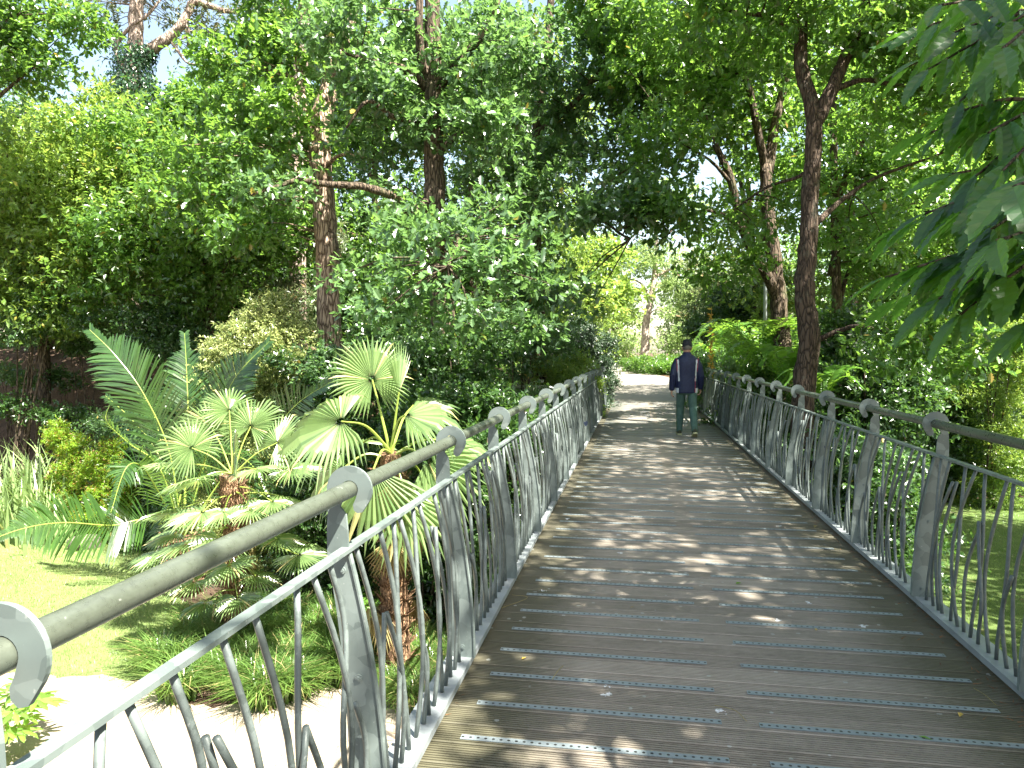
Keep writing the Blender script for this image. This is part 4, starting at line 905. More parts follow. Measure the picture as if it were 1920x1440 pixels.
# low wall
mb = MB(); q = np.array([P(895, 722, 16.2)[:2], P(1045, 722, 15.4)[:2]])
zt = P(960, 722, 15.8)[2]
tdir = nrm(q[1]-q[0]); nd = np.array([-tdir[1], tdir[0]])*.12
V = [(*(q[0]-tdir*2.5-nd), -2.2), (*(q[1]-nd), -2.2), (*(q[1]+nd), -2.2), (*(q[0]-tdir*2.5+nd), -2.2)]
V = V+[(a, b_, zt) for a, b_, _ in V]
mb.add(V, np.array([(0, 1, 5, 4), (1, 2, 6, 5), (2, 3, 7, 6), (3, 0, 4, 7), (4, 5, 6, 7), (3, 2, 1, 0)]))
ow = obj('garden_wall', mb, M['concrete']); tag(ow, 'low mossy retaining wall running behind the left railing', 'wall')
# rocks
def rock(c, r, label, group='rocks edging the beds'):
    import bmesh
    bm = bmesh.new(); bmesh.ops.create_icosphere(bm, subdivisions=3, radius=1)
    ph = rng.uniform(0, 6, 9); sc = np.array(r)
    for v in bm.verts:
        p = np.array(v.co); n_ = 1+.16*math.sin(p[0]*2.3+ph[0])*math.sin(p[1]*2.1+ph[1])+.12*math.sin(p[2]*3.7+ph[2]+p[0]*2)+.06*math.sin(p[1]*7+ph[3])*math.sin(p[0]*6+ph[4])
        p = p*n_; p = np.sign(p)*np.minimum(abs(p), .86+.05*math.sin(ph[5]+p[0]*3)); v.co = p*sc
    me = bpy.data.meshes.new('rock'); bm.to_mesh(me); bm.free(); me.materials.append(M['rock'])
    o = bpy.data.objects.new('rock', me); COL.objects.link(o); o.location = c; o.rotation_euler = (0, 0, rng.uniform(0, 6)); tag(o, label, 'rock', group)
for (a, b_, r, lab) in [(160, 1020, (.35, .25, .2), 'grey rock at the lawn edge beneath the low palm frond'), (120, 925, (.3, .22, .16), 'brown rock below the lime-green shrub'), (590, 1040, (.4, .3, .22), 'pale rock behind the right fans of the small palm'),
                       (625, 1110, (.38, .25, .14), 'flat pale stone low behind the nearest railing post'), (600, 1150, (.3, .25, .12), 'flat stone edging the bed under the small palm'), (245, 990, (.45, .25, .2), 'reddish rock at the bed edge left of the small palm')]:
    g = G(a, b_, -2.5); rock((g[0], g[1], float(H(g[0], g[1]))+r[2]*.55), r, lab)

# ---------------------------------------------------------------- palms
def pinnate(mb, ctrl, L=.42, n=52, w_=.02, up=.35, r=.016, droop=.25, side_up=None, fwd=.75, mats=(0, 1)):
    q = smooth_path(ctrl, 14); t = nrm(np.gradient(q, axis=0)); m_ = len(q)
    tube(mb, q, np.linspace(r, r*.25, m_), 6, mats[1])
    s = np.linspace(.14, .995, n); idx = s*(m_-1); i0 = np.minimum(idx.astype(int), m_-2); fr = (idx-i0)[:, None]
    p = q[i0]*(1-fr)+q[i0+1]*fr; tt = t[i0]
    U = np.array([0, 0, 1.]) if side_up is None else nrm(np.asarray(side_up, float))
    sd_ = nrm(np.cross(tt, U)); uu = nrm(np.cross(sd_, tt))
    prof = L*np.clip(np.sin(np.clip(s*1.05+.12, 0, 1)*math.pi)**.55, .18, 1)
    for sg in (1, -1):
        ln = prof*rng.uniform(.88, 1.08, n)
        d = nrm(tt*fwd+sd_*sg*.85+uu*up+rng.normal(0, .06, (n, 3)))
        nn = nrm(np.cross(tt, d)*sg)
        b0 = p; m1 = p+d*(ln*.5)[:, None]; e = p+d*ln[:, None]-np.array([0, 0, 1])*(ln*droop)[:, None]*rng.uniform(.5, 1.4, (n, 1))
        wv = nrm(np.cross(d, nn)); W2 = wv*w_*.5
        V = np.stack([b0-W2*.5, b0+W2*.5, m1-W2, m1+W2, m1*.4+e*.6-W2*.75, m1*.4+e*.6+W2*.75, e], 1)
        V[:, 2:4] -= 0; V[:, 4:6] += np.array([0, 0, 1])*(ln*droop*.25)[:, None, None]
        o = (np.arange(n)*7)[:, None]
        mb.add(V.reshape(-1, 3), [np.concatenate([o+np.array([0, 1, 3, 2]), o+np.array([2, 3, 5, 4])], 0), o+np.array([4, 5, 6])], mats[0])
def feather_palm():
    b = gz(P(340, 900, 12.6)); root = empty('feather_palm', b, 'large date-type palm with long arching feather fronds, tallest plant left of the fan palms', 'palm')
    top = np.array([b[0], b[1], b[2]+.95]); tb = MB()
    tube(tb, [b-np.array([0, 0, .1]), b+np.array([0, 0, .5]), top], [.30, .34, .26], 16); 
    for i in range(60):
        a = i*2.4; z = .15+.8*i/60; p = b+np.array([math.cos(a)*.3, math.sin(a)*.3, z]); tube(tb, [p, p+np.array([math.cos(a)*.09, math.sin(a)*.09, .12])], [.05, .02], 5)
    obj('trunk', tb, M['bark_palm'], root, True)
    def fr(pts, L, **k):
        mb = MB(); pts = [top+np.array([0, 0, .0])]+[P(*p) for p in pts]; pinnate(mb, pts, L, **k); obj('frond', mb, [M['palm'], M['petiole']], root)
    fr([(318, 850, 12.4), (270, 740, 12.2), (215, 665, 12.2), (168, 618, 12.3)], .80, up=.1, n=88, w_=.034, side_up=(.2, -1, .3), droop=.1)
    fr([(352, 800, 13.0), (350, 700, 13.4), (346, 625, 13.6)], .72, up=.1, n=72, side_up=(.3, -1, .2), w_=.034)
    fr([(405, 800, 12.8), (440, 710, 12.8), (505, 640, 12.8)], .72, up=.1, n=80, w_=.034, side_up=(0, -1, .3), droop=.1)
    fr([(430, 880, 12.6), (500, 820, 12.0), (560, 755, 11.6), (622, 715, 11.4)], .72, up=.1, n=72, droop=.05, w_=.03, side_up=(.1, -1, .3), fwd=.6)
    fr([(300, 860, 12.6), (250, 790, 12.8), (198, 742, 13)], .55, up=.15, w_=.03, side_up=(.2, -1, .5))
    fr([(300, 880, 12.2), (240, 830, 11.9), (200, 790, 11.6), (205, 760, 11.6)], .32, up=.2, n=40)
    fr([(290, 910, 11.6), (262, 872, 11.2), (235, 880, 10.9), (208, 960, 10.7)], .55, up=.1, n=60, droop=.4, w_=.028, side_up=(.1, -1, .4), fwd=.5)
    fr([(280, 975, 11.4), (210, 985, 10.9), (120, 980, 10.3), (40, 992, 9.8), (-60, 1030, 9.2)], .62, up=.05, n=78, droop=.12, w_=.034, side_up=(.1, -1, .35), fwd=.5)
    fr([(385, 860, 12), (420, 850, 11.2), (470, 870, 10.8), (500, 930, 10.6)], .4, up=.4, droop=.5)
    fr([(360, 820, 13.4), (390, 740, 14), (410, 690, 14.4)], .4, up=.2)
    fr([(300, 820, 13.4), (280, 760, 14), (250, 730, 14.6)], .4, up=.2)
    fr([(340, 930, 11.8), (330, 960, 11), (300, 1010, 10.6), (280, 1060, 10.5)], .38, up=.4, droop=.5)
    return root
feather_palm()
def fan(mb, hub, axis, nrm_, R=.5, n=34, spread=300, droop=.18, pleat=.25, fuse=.55, mat_=0, curl=0.):
    hub = np.asarray(hub, float); ax = nrm(np.asarray(axis, float)); N = np.asarray(nrm_, float); N = nrm(N-ax*(N @ ax)); sdv = np.cross(ax, N)
    a = np.linspace(-spread/2, spread/2, n)*math.pi/180; da = (a[1]-a[0])*.5
    def pt(ang, r, h=0): 
        ang = np.asarray(ang); r = np.broadcast_to(r, ang.shape)
        return hub+(ax*np.cos(ang)[:, None]+sdv*np.sin(ang)[:, None])*r[:, None]+N*(h+(-.10*(r/R)**2*R)+(.06*(1-np.cos(ang))*r))[:, None]
    Rv = R*(1-.22*(np.abs(a)/a.max())**2)*rng.uniform(.93, 1.05, n)
    rf = Rv*fuse
    z = np.zeros(n); ph = rf*np.tan(da)*pleat*2
    M0 = pt(a, rf*.12, 0); L1 = pt(a-da, rf, -ph); M1 = pt(a, rf, ph); R1 = pt(a+da, rf, -ph)
    rr = Rv*.82; L2 = pt(a-da*.38, rr, -ph*.3); M2 = pt(a, rr, ph*.5); R2 = pt(a+da*.38, rr, -ph*.3); Tp = pt(a, Rv, 0)
    g = np.array([0, 0, -1.])
    for X, k in ((L2, .35), (M2, .35), (R2, .35), (Tp, 1.)): X += g*(droop*Rv*k*rng.uniform(.5, 1.5, n))[:, None]
    V = np.stack([M0, L1, M1, R1, L2, M2, R2, Tp], 1); o = (np.arange(n)*8)[:, None]
    mb.add(V.reshape(-1, 3), [np.concatenate([o+np.array(f) for f in ([0, 1, 2], [0, 2, 3], [4, 7, 5], [5, 7, 6])], 0), np.concatenate([o+np.array(f) for f in ([1, 4, 5, 2], [2, 5, 6, 3])], 0)], mat_)
def fan_palm_a():
    b = gz(P(432, 1180, 10.3)); ct = P(436, 870, 9.9)
    root = empty('fan_palm', b, 'small windmill-type palm with shaggy brown trunk and many round stiff fans', 'palm')
    tb = MB(); q = smooth_path([b-np.array([0, 0, .1]), b+(ct-b)*.5+np.array([.04, 0, 0]), ct-np.array([0, 0, .15])], 8)
    tube(tb, q, np.linspace(.10, .17, len(q)), 14)
    n = 1600; k = rng.random(n); idx = (k*(len(q)-1)).astype(int); p = q[idx]; a = rng.uniform(0, 6.28, n); rad = .10+.07*k
    o_ = np.c_[np.cos(a), np.sin(a), np.zeros(n)]
    scatter(tb, (np.array([(-.07, 0, 0), (.07, 0, 0), (.03, 1, 0), (-.03, 1, 0)]), [np.array([[0, 1, 2, 3]])]), p+o_*rad[:, None], o_*.55+np.c_[rng.normal(0, .3, (n, 2)), rng.choice([-1, .8], n, p=[.6, .4])], o_, rng.uniform(.06, .15, n))
    obj('trunk', tb, M['bark_palm'], root)
    crown = [  # hub px,py,Z,R
        (470, 800, 10.2, .50), (395, 800, 10.3, .50), (520, 830, 10.0, .50), (430, 770, 10.3, .42), (440, 850, 9.4, .34), (360, 840, 9.9, .46), (545, 880, 9.9, .46), (370, 900, 9.6, .48), (330, 870, 10.1, .45),
        (480, 880, 9.5, .40), (510, 940, 9.5, .42), (380, 960, 9.4, .46), (325, 960, 9.7, .42), (560, 940, 10, .42), (420, 960, 9.3, .34), (350, 1020, 9.5, .44), (300, 1040, 9.7, .36), (410, 1010, 9.3, .44), (560, 1040, 9.6, .40), (330, 1000, 10, .4), (520, 1010, 9.9, .4), (470, 955, 9.3, .36),
        (430, 1060, 9.5, .38), (365, 1090, 9.6, .40), (445, 1120, 9.6, .34), (480, 1080, 9.8, .36), (385, 1130, 9.8, .34)]
    for i, c in enumerate(crown):
        hub = P(*c[:3]); lvl = ct.copy(); lvl[2] = max(b[2]+.8, min(ct[2], hub[2]+(.05 if c[1] > 900 else -.2)))
        src = np.array([q[-1][0], q[-1][1], min(q[-1][2]+.02, hub[2]+.12 if c[1] > 880 else q[-1][2])]); src[2] = max(src[2], b[2]+.5)
        v = hub-src; mb = MB(); tube(mb, smooth_path([src, (src+hub)/2+np.array([0, 0, .06]), hub], 4), np.linspace(.012, .007, 9), 6, 1)
        ax = nrm(v*np.array([1, 1, .6])); up_ = np.array([0, 0, 1.])+nrm(v)*.2
        if c[1] < 860: ax = nrm(ax+np.array([0, 0, .6])); up_ = -nrm(v)*.6+np.array([.2, -.7, .6])
        fan(mb, hub, ax, up_+rng.normal(0, .18, 3), c[3]*1.1, 40, 290, .14, fuse=.45)
        obj('fan_leaf', mb, [M['fan'], M['petiole']], root)
    # dead skirt
    for i in range(9):
        sk = MB(); a = rng.uniform(0, 6.28); s = q[int(rng.uniform(.35, .8)*len(q))]; hub = s+np.array([math.cos(a)*.22, math.sin(a)*.22, -.2]); fan(sk, hub, (math.cos(a)*.3, math.sin(a)*.3, -1), (math.cos(a), math.sin(a), .2), .32, 20, 150, .05); obj('dead_fan', sk, M['dead'], root)
fan_palm_a()
def fan_palm_b():
    b = gz(P(742, 1060, 9.3)); ct = P(732, 850, 8.8)
    root = empty('fan_palm', b, 'larger fan palm with broad drooping bright fans close behind the left railing', 'palm')
    tb = MB(); q = smooth_path([b-np.array([0, 0, .1]), (b+ct)/2, ct], 8); tube(tb, q, np.linspace(.2, .12, len(q)), 14)
    n = 900; k = rng.random(n); p = q[(k*(len(q)-1)).astype(int)]; a = rng.uniform(0, 6.28, n); o_ = np.c_[np.cos(a), np.sin(a), np.zeros(n)]
    scatter(tb, (np.array([(-.12, 0, 0), (.12, 0, 0), (.03, 1, 0), (-.03, 1, 0)]), [np.array([[0, 1, 2, 3]])]), p+o_*(.2-.08*k)[:, None], o_*.7+np.array([0, 0, .8])+rng.normal(0, .3, (n, 3)), o_, rng.uniform(.08, .2, n))
    obj('trunk', tb, M['bark_palm'], root)
    L = [(698, 712, 8.9, .60, (-.2, 0, 1), (.5, -.75, .45), 320, .08), (640, 790, 8.2, .82, (-1, -.15, -.3), (.05, -.6, .8), 240, .3), (748, 735, 8.7, .60, (.05, 0, 1), (.95, -.4, 0), 60, .02),
         (760, 778, 8.6, .72, (1, .15, -.1), (-.1, -.45, .9), 150, .3), (775, 760, 9.6, .62, (1, .3, .05), (0, -.3, 1), 150, .15), (700, 880, 8.2, .95, (.08, -.1, -1), (.1, -1, .25), 130, .05), (800, 860, 8.6, .85, (.8, .1, -.75), (.2, -.8, .6), 140, .15),
         (640, 880, 8.6, .6, (-.8, 0, -.6), (-.3, -.6, .7), 190, .3), (760, 930, 8.3, .8, (.4, -.2, -1), (.3, -1, .2), 120, .1), (850, 830, 9.4, .6, (1, .2, -.3), (.1, -.3, 1), 170, .25), (680, 830, 9.6, .6, (-.6, .8, .1), (0, .2, 1), 200, .2), (800, 900, 9.4, .7, (.9, .5, -.8), (.3, -.5, .8), 150, .25)]
    for (a, b_, Z, R, ax, nn, sp, dr) in L:
        hub = P(a, b_, Z); mb = MB(); s = ct+np.array([0, 0, rng.uniform(-.1, .05)])
        tube(mb, smooth_path([s, (s+hub)/2+np.array([0, 0, .12 if b_ > 740 else .02]), hub], 6), np.linspace(.02, .010, 13), 6, 1)
        fan(mb, hub, ax, nn, R, max(14, int(sp/6.5)), sp, dr, .28, .6)
        obj('fan_leaf', mb, [M['fan'], M['petiole']], root)
    for i in range(8):
        sk = MB(); a = rng.uniform(0, 6.28); s = q[int(rng.uniform(.4, .95)*len(q))]; hub = s+np.array([math.cos(a)*.3, math.sin(a)*.3, -.25]); fan(sk, hub, (math.cos(a)*.2, math.sin(a)*.2, -1), (math.cos(a), math.sin(a), .2), .5, 20, 110, .03); obj('dead_fan', sk, M['dead'], root)
fan_palm_b()
# ---------------------------------------------------------------- sword-leaved clump, lime shrubs, ferns, fatsia
def sword(label, c, n, hgt, m=M['sword'], w_=.045, spread=.35, name='flax_plant', cat='plant'):
    g = gz(c); root = MB(); q = g+np.c_[rng.normal(0, spread, (n, 2)), np.zeros(n)]; q[:, 2] = H(q[:, 0], q[:, 1])
    blades(root, q, rng.uniform(hgt*.6, hgt*1.1, n), w_, rng.uniform(.08, .6, n), 5); o = obj(name, root, m); tag(o, label, cat)
sword('clump of tall pale sword-shaped leaves at the left edge, behind the low palm frond', P(35, 900, 16.8), 300, 2.05, w_=.085, spread=.55)
sword('smaller pale sword-leaved clump just left of the lime-green shrub', P(85, 930, 16.2), 150, 1.5, w_=.075, spread=.4)
sword('tuft of arching narrow leaves right of the lime-green shrubs', P(245, 930, 15.9), 130, .8, M['strap'], .025, .3)
shrub('lime-green shrub with reddish stem tips, nearer the sword-leaved clump', bl((125, 835, 16.6, (.5, .4, .4)), (150, 870, 16.5, (.4, .35, .3)), (110, 800, 16.6, (.2, .2, .2))), M['lime'], .06, 'n', 2.6, .13, per=6)
shrub('lime-green shrub with reddish stem tips, nearer the feather palm', bl((190, 870, 16, (.46, .4, .42)), (208, 835, 16.1, (.3, .3, .25)), (195, 920, 15.9, (.36, .3, .25))), M['lime'], .06, 'n', 2.6, .13, per=6)
def fern(label, c, n, L, bend=.6):
    c = np.asarray(c); root = empty('fern', c, label, 'fern', 'ferns behind the right railing')
    for i in range(n):
        a = i*6.283/n+rng.uniform(-.3, .3); d = np.array([math.cos(a), math.sin(a), 0]); l = L*rng.uniform(.8, 1.1)
        mb = MB(); pinnate(mb, [c, c+d*l*.3+np.array([0, 0, l*.55]), c+d*l*.65+np.array([0, 0, l*.72]), c+d*l*(1)+np.array([0, 0, l*(.72-bend*.5)])], l*.24, 30, .045, .05, .008, .1, fwd=.35, mats=(0, 0)); obj('frond', mb, M['fern'], root)
fern('bright green fern with upright fronds right of the man', P(1385, 690, 17), 9, 1.25)
fern('largest arching fern behind the right railing', P(1430, 700, 15), 10, 1.5, .3)
fern('fern low behind the railing, left of the stout forked trunk', P(1470, 730, 13.2), 9, 1.1)
fern('fern farthest along the right railing', P(1350, 700, 20), 8, 1.2)
fern('small fern at the foot of the stout forked trunk', P(1540, 760, 11.6), 8, .8)
# orange-yellow flower spike
def spike():
    c = gz(P(1335, 690, 18.5)); root = empty('flower_stalk', c, 'tall thin stalk of orange-yellow leaves above the ferns', 'plant')
    tp = P(1334, 575, 18.5); mb = MB(); tube(mb, smooth_path([c, (c+tp)/2+np.array([.05, 0, 0]), tp], 4), np.linspace(.012, .005, 9), 5); obj('stem', mb, M['orange_leaf'], root)
    mb = MB(); n = 90; t = rng.uniform(0, 1, n)**.8; p = tp+(c-tp)*(t*.38)[:, None]; scatter(mb, TS, p, unit(n)+np.array([0, 0, .3]), unit(n)+np.array([0, -.4, .6]), .12); obj('leaves', mb, M['orange_leaf'], root)
spike()
def fatsia(label, c, n=26, R=.2, spread=.35, hgt=.5):
    c = gz(c); root = empty('fatsia_plant', c, label, 'plant'); lf = MB(); st = MB()
    for i in range(n):
        d = np.r_[rng.normal(0, 1, 2), 0]; d = nrm(d)*spread*math.sqrt(rng.random())*1.2; e = c+d+np.array([0, 0, hgt*rng.uniform(.5, 1.1)])
        tube(st, smooth_path([c+d*.1, c+d*.5+np.array([0, 0, hgt*.5]), e], 3), .006, 5)
        fan(lf, e, nrm(d)+np.array([0, 0, -.1]), np.array([0, 0, 1.])+nrm(d)*.3+rng.normal(0, .2, 3), R*rng.uniform(.7, 1.1), 9, 280, .12, .12, .45)
    obj('stems', st, M['petiole'], root); obj('leaves', lf, M['fatsia'], root)
g = G(20, 1330, -2.2); fatsia('bright lobed-leaf fatsia shrub in the bottom left corner', (g[0]-.1, g[1]-.3), 34, .24, .5, .75)
g = G(735, 1150, -2.4); fatsia('pale sunlit lobed-leaf fatsia seen through the second railing bay', g, 30, .20, .42, .5)
g = G(545, 1240, -2.4); fatsia('small pale lobed-leaf plant in the border left of the nearest whole post', g, 16, .14, .25, .3)
g = G(810, 1010, -2.4); fatsia('dark lobed-leaf plant behind the third left-hand post', g, 20, .20, .4, .5)

# ---------------------------------------------------------------- lamp post
b = base_of(1433, 21); mb = MB(); top = P(1436, 190, 21)
root = empty('lamp_post', b, 'slender pale grey lamp post half hidden among the right-hand trees', 'lamp post')
tube(mb, [b, b+np.array([0, 0, .6])], .085, 12); tube(mb, [b+np.array([0, 0, .6]), (b[0], b[1], top[2])], [.055, .04], 12)
pm = plain('pale_lamp_paint', (.38, .42, .44), .5); obj('post', mb, pm, root, True)
mb = MB(); tube(mb, [(b[0], b[1], top[2]-.02), (b[0], b[1], top[2]+.06), (b[0], b[1], top[2]+.3), (b[0], b[1], top[2]+.36)], [.06, .16, .22, .05], 14); obj('lamp_head', mb, pm, root, True)

# ---------------------------------------------------------------- the walking man
def man():
    PX, PY = 0.93, 13.9
    def loft(mb, pts, rx, ry, n=18):
        p = np.asarray(pts, float); m_ = len(p); rx = np.asarray(rx, float); ry = np.asarray(ry, float)
        th = np.arange(n)*2*math.pi/n; t = nrm(np.gradient(p, axis=0)); X = np.array([1., 0, 0])
        V = []
        for k in range(m_):
            a = nrm(X-t[k]*(X @ t[k])); b_ = np.cross(t[k], a); V.append(p[k]+rx[k]*np.cos(th)[:, None]*a+ry[k]*np.sin(th)[:, None]*b_)
        V = np.vstack(V); i = np.arange(m_-1)[:, None]*n; j = np.arange(n)[None]; j2 = (j+1) % n
        mb.add(V, [np.stack([i+j, i+j2, i+n+j2, i+n+j], -1).reshape(-1, 4), np.arange(n)[::-1][None], ((m_-1)*n+np.arange(n))[None]])
    def fused(name, mb, voxel, mats, root, sm_it=4, sel=None):
        o = bpy.data.objects.new(name, mb.mesh(name, mats)); COL.objects.link(o)
        r = o.modifiers.new('r', 'REMESH'); r.mode = 'VOXEL'; r.voxel_size = voxel
        s = o.modifiers.new('s', 'SMOOTH'); s.factor = .5; s.iterations = sm_it
        dg = bpy.context.evaluated_depsgraph_get(); me = bpy.data.meshes.new_from_object(o.evaluated_get(dg)); o.modifiers.clear()
        o.data = me; me.name = name
        while len(me.materials) < len(mats): me.materials.append(mats[len(me.materials)])
        for i, m_ in enumerate(mats): me.materials[i] = m_
        me.polygons.foreach_set("use_smooth", np.ones(len(me.polygons), bool))
        if sel:
            nf = len(me.polygons); c = np.zeros(nf*3); me.polygons.foreach_get("center", c); nn = np.zeros(nf*3); me.polygons.foreach_get("normal", nn)
            me.polygons.foreach_set("material_index", sel(c.reshape(-1, 3), nn.reshape(-1, 3)).astype(np.int32))
        o.parent = root; return o
    root = empty('person', (PX, PY, .0), 'man walking away along the bridge in navy jacket with white stripes and green trousers', 'person')
    root.rotation_euler = (0, 0, R_(2))
    navy = plain('navy_cloth', (.012, .017, .055), .5, 0, .4, (.022, .03, .085), 30); white = plain('white_cloth', (.62, .66, .70), .6); red = plain('red_piping', (.35, .02, .05), .6)
    green = plain('green_trouser_cloth', (.065, .125, .105), .75, 0, .3, (.11, .19, .16), 14); skin = plain('skin', (.50, .27, .19), .5, 0, .4, (.58, .33, .24), 30)
    black = plain('black_cap_cloth', (.012, .012, .018), .6, 0, .4, (.03, .03, .04), 40); hair = plain('grey_hair', (.16, .14, .12), .7); sole = plain('pale_yellow_sole', (.52, .50, .28), .6); shoe = plain('dark_shoe', (.03, .035, .03), .6, 0, .4, (.10, .11, .05), 30)
    # joints; y forward (away), x right, left foot forward, right foot back
    hipL, hipR = (-.095, .0, .93), (.095, -.01, .93)
    knL, knR = (-.10, .13, .52), (.115, -.02, .50)
    anL, anR = (-.105, .20, .09), (.125, -.27, .13)
    sh, el, wr = {}, {}, {}
    sh[-1], el[-1], wr[-1] = (-.18, 0, 1.40), (-.255, -.06, 1.13), (-.27, -.02, .88)
    sh[1], el[1], wr[1] = (.18, 0, 1.40), (.255, .0, 1.13), (.262, .10, .90)
    # body
    mb = MB()
    loft(mb, [(0, .0, .90), (0, 0, 1.05), (0, 0, 1.25), (0, 0, 1.40), (0, -.005, 1.455)], [.13, .14, .16, .15, .06], [.09, .09, .10, .09, .06])
    loft(mb, [(0, -.01, 1.42), (0, -.005, 1.50), (0, .01, 1.56)], [.066, .060, .058], [.066, .062, .06])
    loft(mb, [(0, .02, 1.50), (0, .025, 1.53), (0, .01, 1.58), (0, .0, 1.64), (0, 0, 1.70), (0, .005, 1.75), (0, .01, 1.775)], [.035, .052, .066, .074, .075, .055, .02], [.05, .075, .09, .097, .095, .07, .02])
    loft(mb, [(0, .10, 1.59), (0, .118, 1.60), (0, .11, 1.63), (0, .10, 1.66)], [.012, .018, .012, .006], [.01, .016, .012, .006], 10)       # nose
    loft(mb, [(0, .085, 1.535), (0, .09, 1.545), (0, .09, 1.555)], [.02, .024, .018], [.01, .012, .01], 10)                              # lips, chin
    for s in (-1, 1): loft(mb, [(s*.074, .0, 1.595), (s*.082, -.005, 1.615), (s*.084, -.008, 1.64), (s*.078, -.005, 1.655)], [.008, .010, .010, .006], [.012, .02, .024, .014], 10)   # ears
    for s in (-1, 1):
        loft(mb, [sh[s], el[s], wr[s]], [.045, .036, .027], [.045, .036, .027], 12)
        w0 = np.array(wr[s]); dn = nrm(w0-np.array(el[s])); dn = nrm(dn+np.array([0, .05, -.3])); fwd = np.array([0, 1., 0]); fwd = nrm(fwd-dn*(fwd @ dn)); inn = np.array([-s, 0, 0.])
        loft(mb, [w0-dn*.02, w0+dn*.03, w0+dn*.085, w0+dn*.10], [.020, .018, .017, .014], [.026, .036, .042, .038], 12)
        for k, (off, ln) in enumerate(((.030, .068), (.010, .076), (-.010, .070), (-.029, .055))):
            a = w0+dn*.088+fwd*off; b_ = a+dn*ln*.5+inn*.008; c_ = b_+dn*ln*.32+inn*.022; e_ = c_+dn*ln*.12+inn*.022
            loft(mb, [a-dn*.015, a, b_, c_, e_], [.0095, .0095, .009, .0082, .006], [.0095, .0095, .009, .0082, .006], 8)
        a = w0+dn*.03+fwd*.032; loft(mb, [a-fwd*.015, a+fwd*.008+dn*.012, a+fwd*.022+dn*.038+inn*.008, a+fwd*.022+dn*.062+inn*.016], [.012, .0115, .0105, .007], [.012, .0115, .0105, .007], 8)
    for h, k, a in ((hipL, knL, anL), (hipR, knR, anR)): loft(mb, [h, k, a], [.07, .05, .035], [.07, .05, .035], 12)
    fused('body', mb, .0052, [skin], root, 3)
    # hair fringe below the cap
    mb = MB(); loft(mb, [(0, -.012, 1.60), (0, -.012, 1.64), (0, -.006, 1.69)], [.068, .079, .080], [.085, .100, .100]); fused('hair', mb, .008, [hair], root, 2)
    # jacket
    mb = MB()
    loft(mb, [(0, .0, .80), (0, 0, .82), (0, 0, .95), (0, 0, 1.12), (0, -.005, 1.28), (0, -.012, 1.38), (0, -.015, 1.44), (0, -.014, 1.485), (0, -.01, 1.52), (0, -.008, 1.56)], [.196, .204, .200, .198, .205, .205, .185, .135, .082, .070], [.13, .138, .138, .138, .142, .135, .12, .10, .082, .072], 30)
    for s in (-1, 1):
        loft(mb, [(s*.10, -.012, 1.43), (s*.175, -.008, 1.395), (s*.215, -.015, 1.30), el[s], ((el[s][0]+wr[s][0])/2, (el[s][1]+wr[s][1])/2, (el[s][2]+wr[s][2])/2), wr[s], (wr[s][0], wr[s][1]+.006, wr[s][2]-.03)],
             [.05, .068, .070, .064, .062, .052, .042], [.08, .085, .082, .072, .066, .052, .042], 18)
    def jsel(c, n_):
        x, y, z = c.T; m_ = np.zeros(len(c), int); ax = np.abs(x)
        back = (y < .03)
        st = .168-.02*np.clip((1.42-z)/.4, 0, 1)
        white_ = back & (ax > st-.014) & (ax < st+.014) & (z > 1.02) & (z < 1.42) & (n_[:, 1] < .3)
        red_ = back & (ax >= st+.016) & (ax < st+.028) & (z > 1.20) & (z < 1.44)
        m_[red_] = 2; m_[white_] = 1
        m_[(ax > .150) & (ax < .215) & (z < .90) & (ax < np.where(x > 0, .30, .30))] = 1
        m_[(x > .138) & (x < .150) & (z < 1.13) & back] = 2
        return m_
    fused('jacket', mb, .0085, [navy, white, red], root, 5, jsel)
    # trousers
    mb = MB(); loft(mb, [(0, 0, .78), (0, 0, .86), (0, 0, .95)], [.165, .165, .145], [.11, .115, .10], 22)
    for h, k, a, s in ((hipL, knL, anL, -1), (hipR, knR, anR, 1)):
        h = np.array(h); k = np.array(k); a = np.array(a)
        loft(mb, [h+(0, 0, -.02), h*.6+k*.4, k+(0, 0, .03), k*.55+a*.45, a*.9+k*.1, a+(0, 0, -.015)], [.084, .086, .074, .070, .058, .060], [.10, .095, .080, .074, .062, .064], 18)
    # folds
    for h, k, a in ((hipL, knL, anL), (hipR, knR, anR)):
        for t in (.52, .60, .85, .92, .97):
            c = np.array(k)*(1-t)*2+np.array(a)*(2*t-1) if t > .5 else np.array(h); loft(mb, [c+np.array([-.05, -.02, .012]), c+np.array([0, -.045, -.006]), c+np.array([.05, -.02, .015])], [.014]*3, [.014]*3, 8)
    fused('trousers', mb, .009, [green], root, 4)
    # cap
    mb = MB(); loft(mb, [(0, .0, 1.655), (0, .0, 1.70), (0, .002, 1.75), (0, .004, 1.785), (0, .004, 1.80)], [.088, .090, .084, .058, .015], [.106, .108, .10, .07, .02], 22)
    loft(mb, [(0, .08, 1.665), (0, .13, 1.66), (0, .17, 1.65)], [.075, .07, .045], [.008, .007, .006], 16)
    fused('cap', mb, .007, [black], root, 3)
    for (a, pitch) in ((anL, 0.0), (anR, .42)):
        sr = MB(); a = np.array(a); 
        def T_(p):
            p = np.array(p, float); c, s = math.cos(-pitch), math.sin(-pitch); y, z = p[1]*c-p[2]*s, p[1]*s+p[2]*c
            return (a[0]+p[0], a[1]+y, a[2]+z)
        lo = -.085
        up = MB()
        loft(up, [T_((0, -.07, lo+.045)), T_((0, -.03, lo+.055)), T_((0, .05, lo+.05)), T_((0, .13, lo+.035)), T_((0, .19, lo+.025)), T_((0, .205, lo+.02))], [.028, .038, .045, .05, .04, .015], [.045, .055, .05, .032, .022, .01], 16)
        loft(up, [T_((0, -.02, lo+.04)), T_((0, -.01, lo+.10))], [.045, .043], [.055, .05], 14)
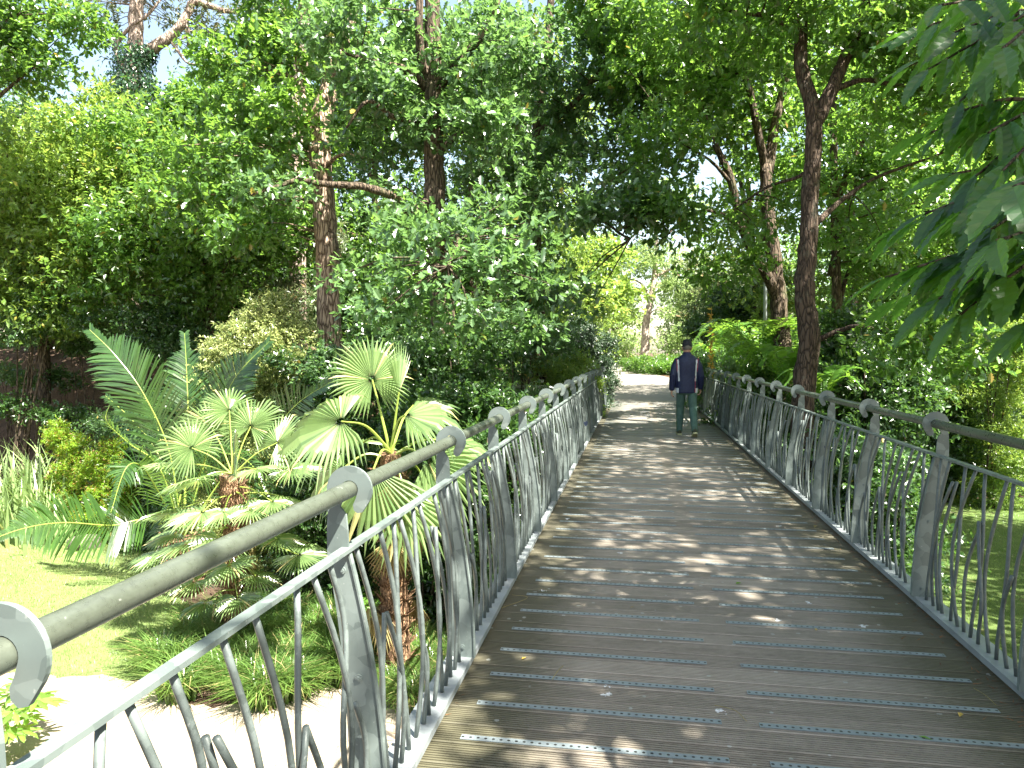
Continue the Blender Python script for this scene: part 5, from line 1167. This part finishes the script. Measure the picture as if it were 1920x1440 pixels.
        fused('shoe', up, .007, [shoe], root, 3)
        so_ = MB(); out = [(-.036, -.085), (0, -.097), (.036, -.085), (.042, 0), (.052, .11), (.038, .19), (0, .215), (-.038, .19), (-.052, .11), (-.042, 0)]
        V = [T_((x, y, lo)) for x, y in out]+[T_((x*1.05, y*1.02, lo+.03)) for x, y in out]; n = len(out); i = np.arange(n); j = (i+1) % n
        so_.add(V, [i[::-1][None], (i+n)[None], np.stack([i, j, j+n, i+n], 1)]); o = obj('shoe_sole', so_, sole); o.parent = root
man()

# ---------------------------------------------------------------- litter on the deck
def litter():
    mb = MB(); n = 11000; y = rng.uniform(.5, 23.5, n); side = rng.random(n) < .72
    x = np.where(side, 1.83-np.abs(rng.normal(0, .11, n)), -.92+np.abs(rng.normal(0, .06, n)))
    z = rng.uniform(.003, .014, n); a = rng.uniform(0, 6.28, n)
    scatter(mb, (np.array([(-.07, 0, 0), (.07, 0, 0), (0, 1, .1)]), [np.array([[0, 1, 2]])]), np.c_[x, y, z], np.c_[np.cos(a), np.sin(a), rng.normal(0, .06, n)], np.array([0, 0, 1])+unit(n)*.3, rng.uniform(.015, .05, n))
    tag(obj('leaf_litter', mb, M['litter']), 'reddish dry needles and leaf crumbs gathered along the deck edges', kind='stuff')
litter()
def fallen(a, b_, lab, sz, m, T=TS):
    g = G(a, b_, .006); mb = MB(); ang = rng.uniform(0, 6.28); scatter(mb, T, np.array([g]), np.array([[math.cos(ang), math.sin(ang), .03]]), np.array([[.1, .1, 1.]]), sz)
    tag(obj('fallen_leaf', mb, m), lab, 'leaf', 'fallen leaves on the deck')
fallen(1802, 1336, 'yellow fallen leaf near the right railing, lower right', .045, M['orange_leaf'])
fallen(1530, 985, 'long brown curled leaf at the right edge of the deck', .10, M['dead'], TN)
fallen(1660, 1087, 'brown curled leaf under the right railing', .11, M['dead'], TN)
fallen(1380, 1095, 'small green leaf lying on a grip strip', .06, M['fatsia'])
fallen(1722, 1380, 'green leaf fragment on the boards at lower right', .05, M['fatsia'])
fallen(978, 1236, 'small orange leaf on the left boards', .035, M['orange_leaf'])
fallen(1530, 1182, 'tiny yellow leaf on the right boards', .035, M['orange_leaf'])
fallen(1190, 1138, 'curled tan leaf near the middle of the deck', .035, M['dead'])
def twig(p0, p1, bend, lab):
    a = G(*p0, .008); b_ = G(*p1, .008); m_ = (a+b_)/2+np.array([bend, bend*.5, .008]); mb = MB(); tube(mb, smooth_path([a, m_, b_], 6), .0016, 5); tag(obj('pine_needle', mb, M['dead']), lab, 'twig', 'dry twigs on the deck')
twig((1340, 1322), (1400, 1352), .02, 'straight dry needle between the two rows of grip strips')
twig((1825, 1290), (1868, 1322), .0, 'dry needle near the right railing, lower right')
twig((1035, 1275), (1056, 1248), .0, 'short dry twig on the left boards')
twig((960, 1115), (940, 1140), .12, 'curled tan tendril beside the third left post')
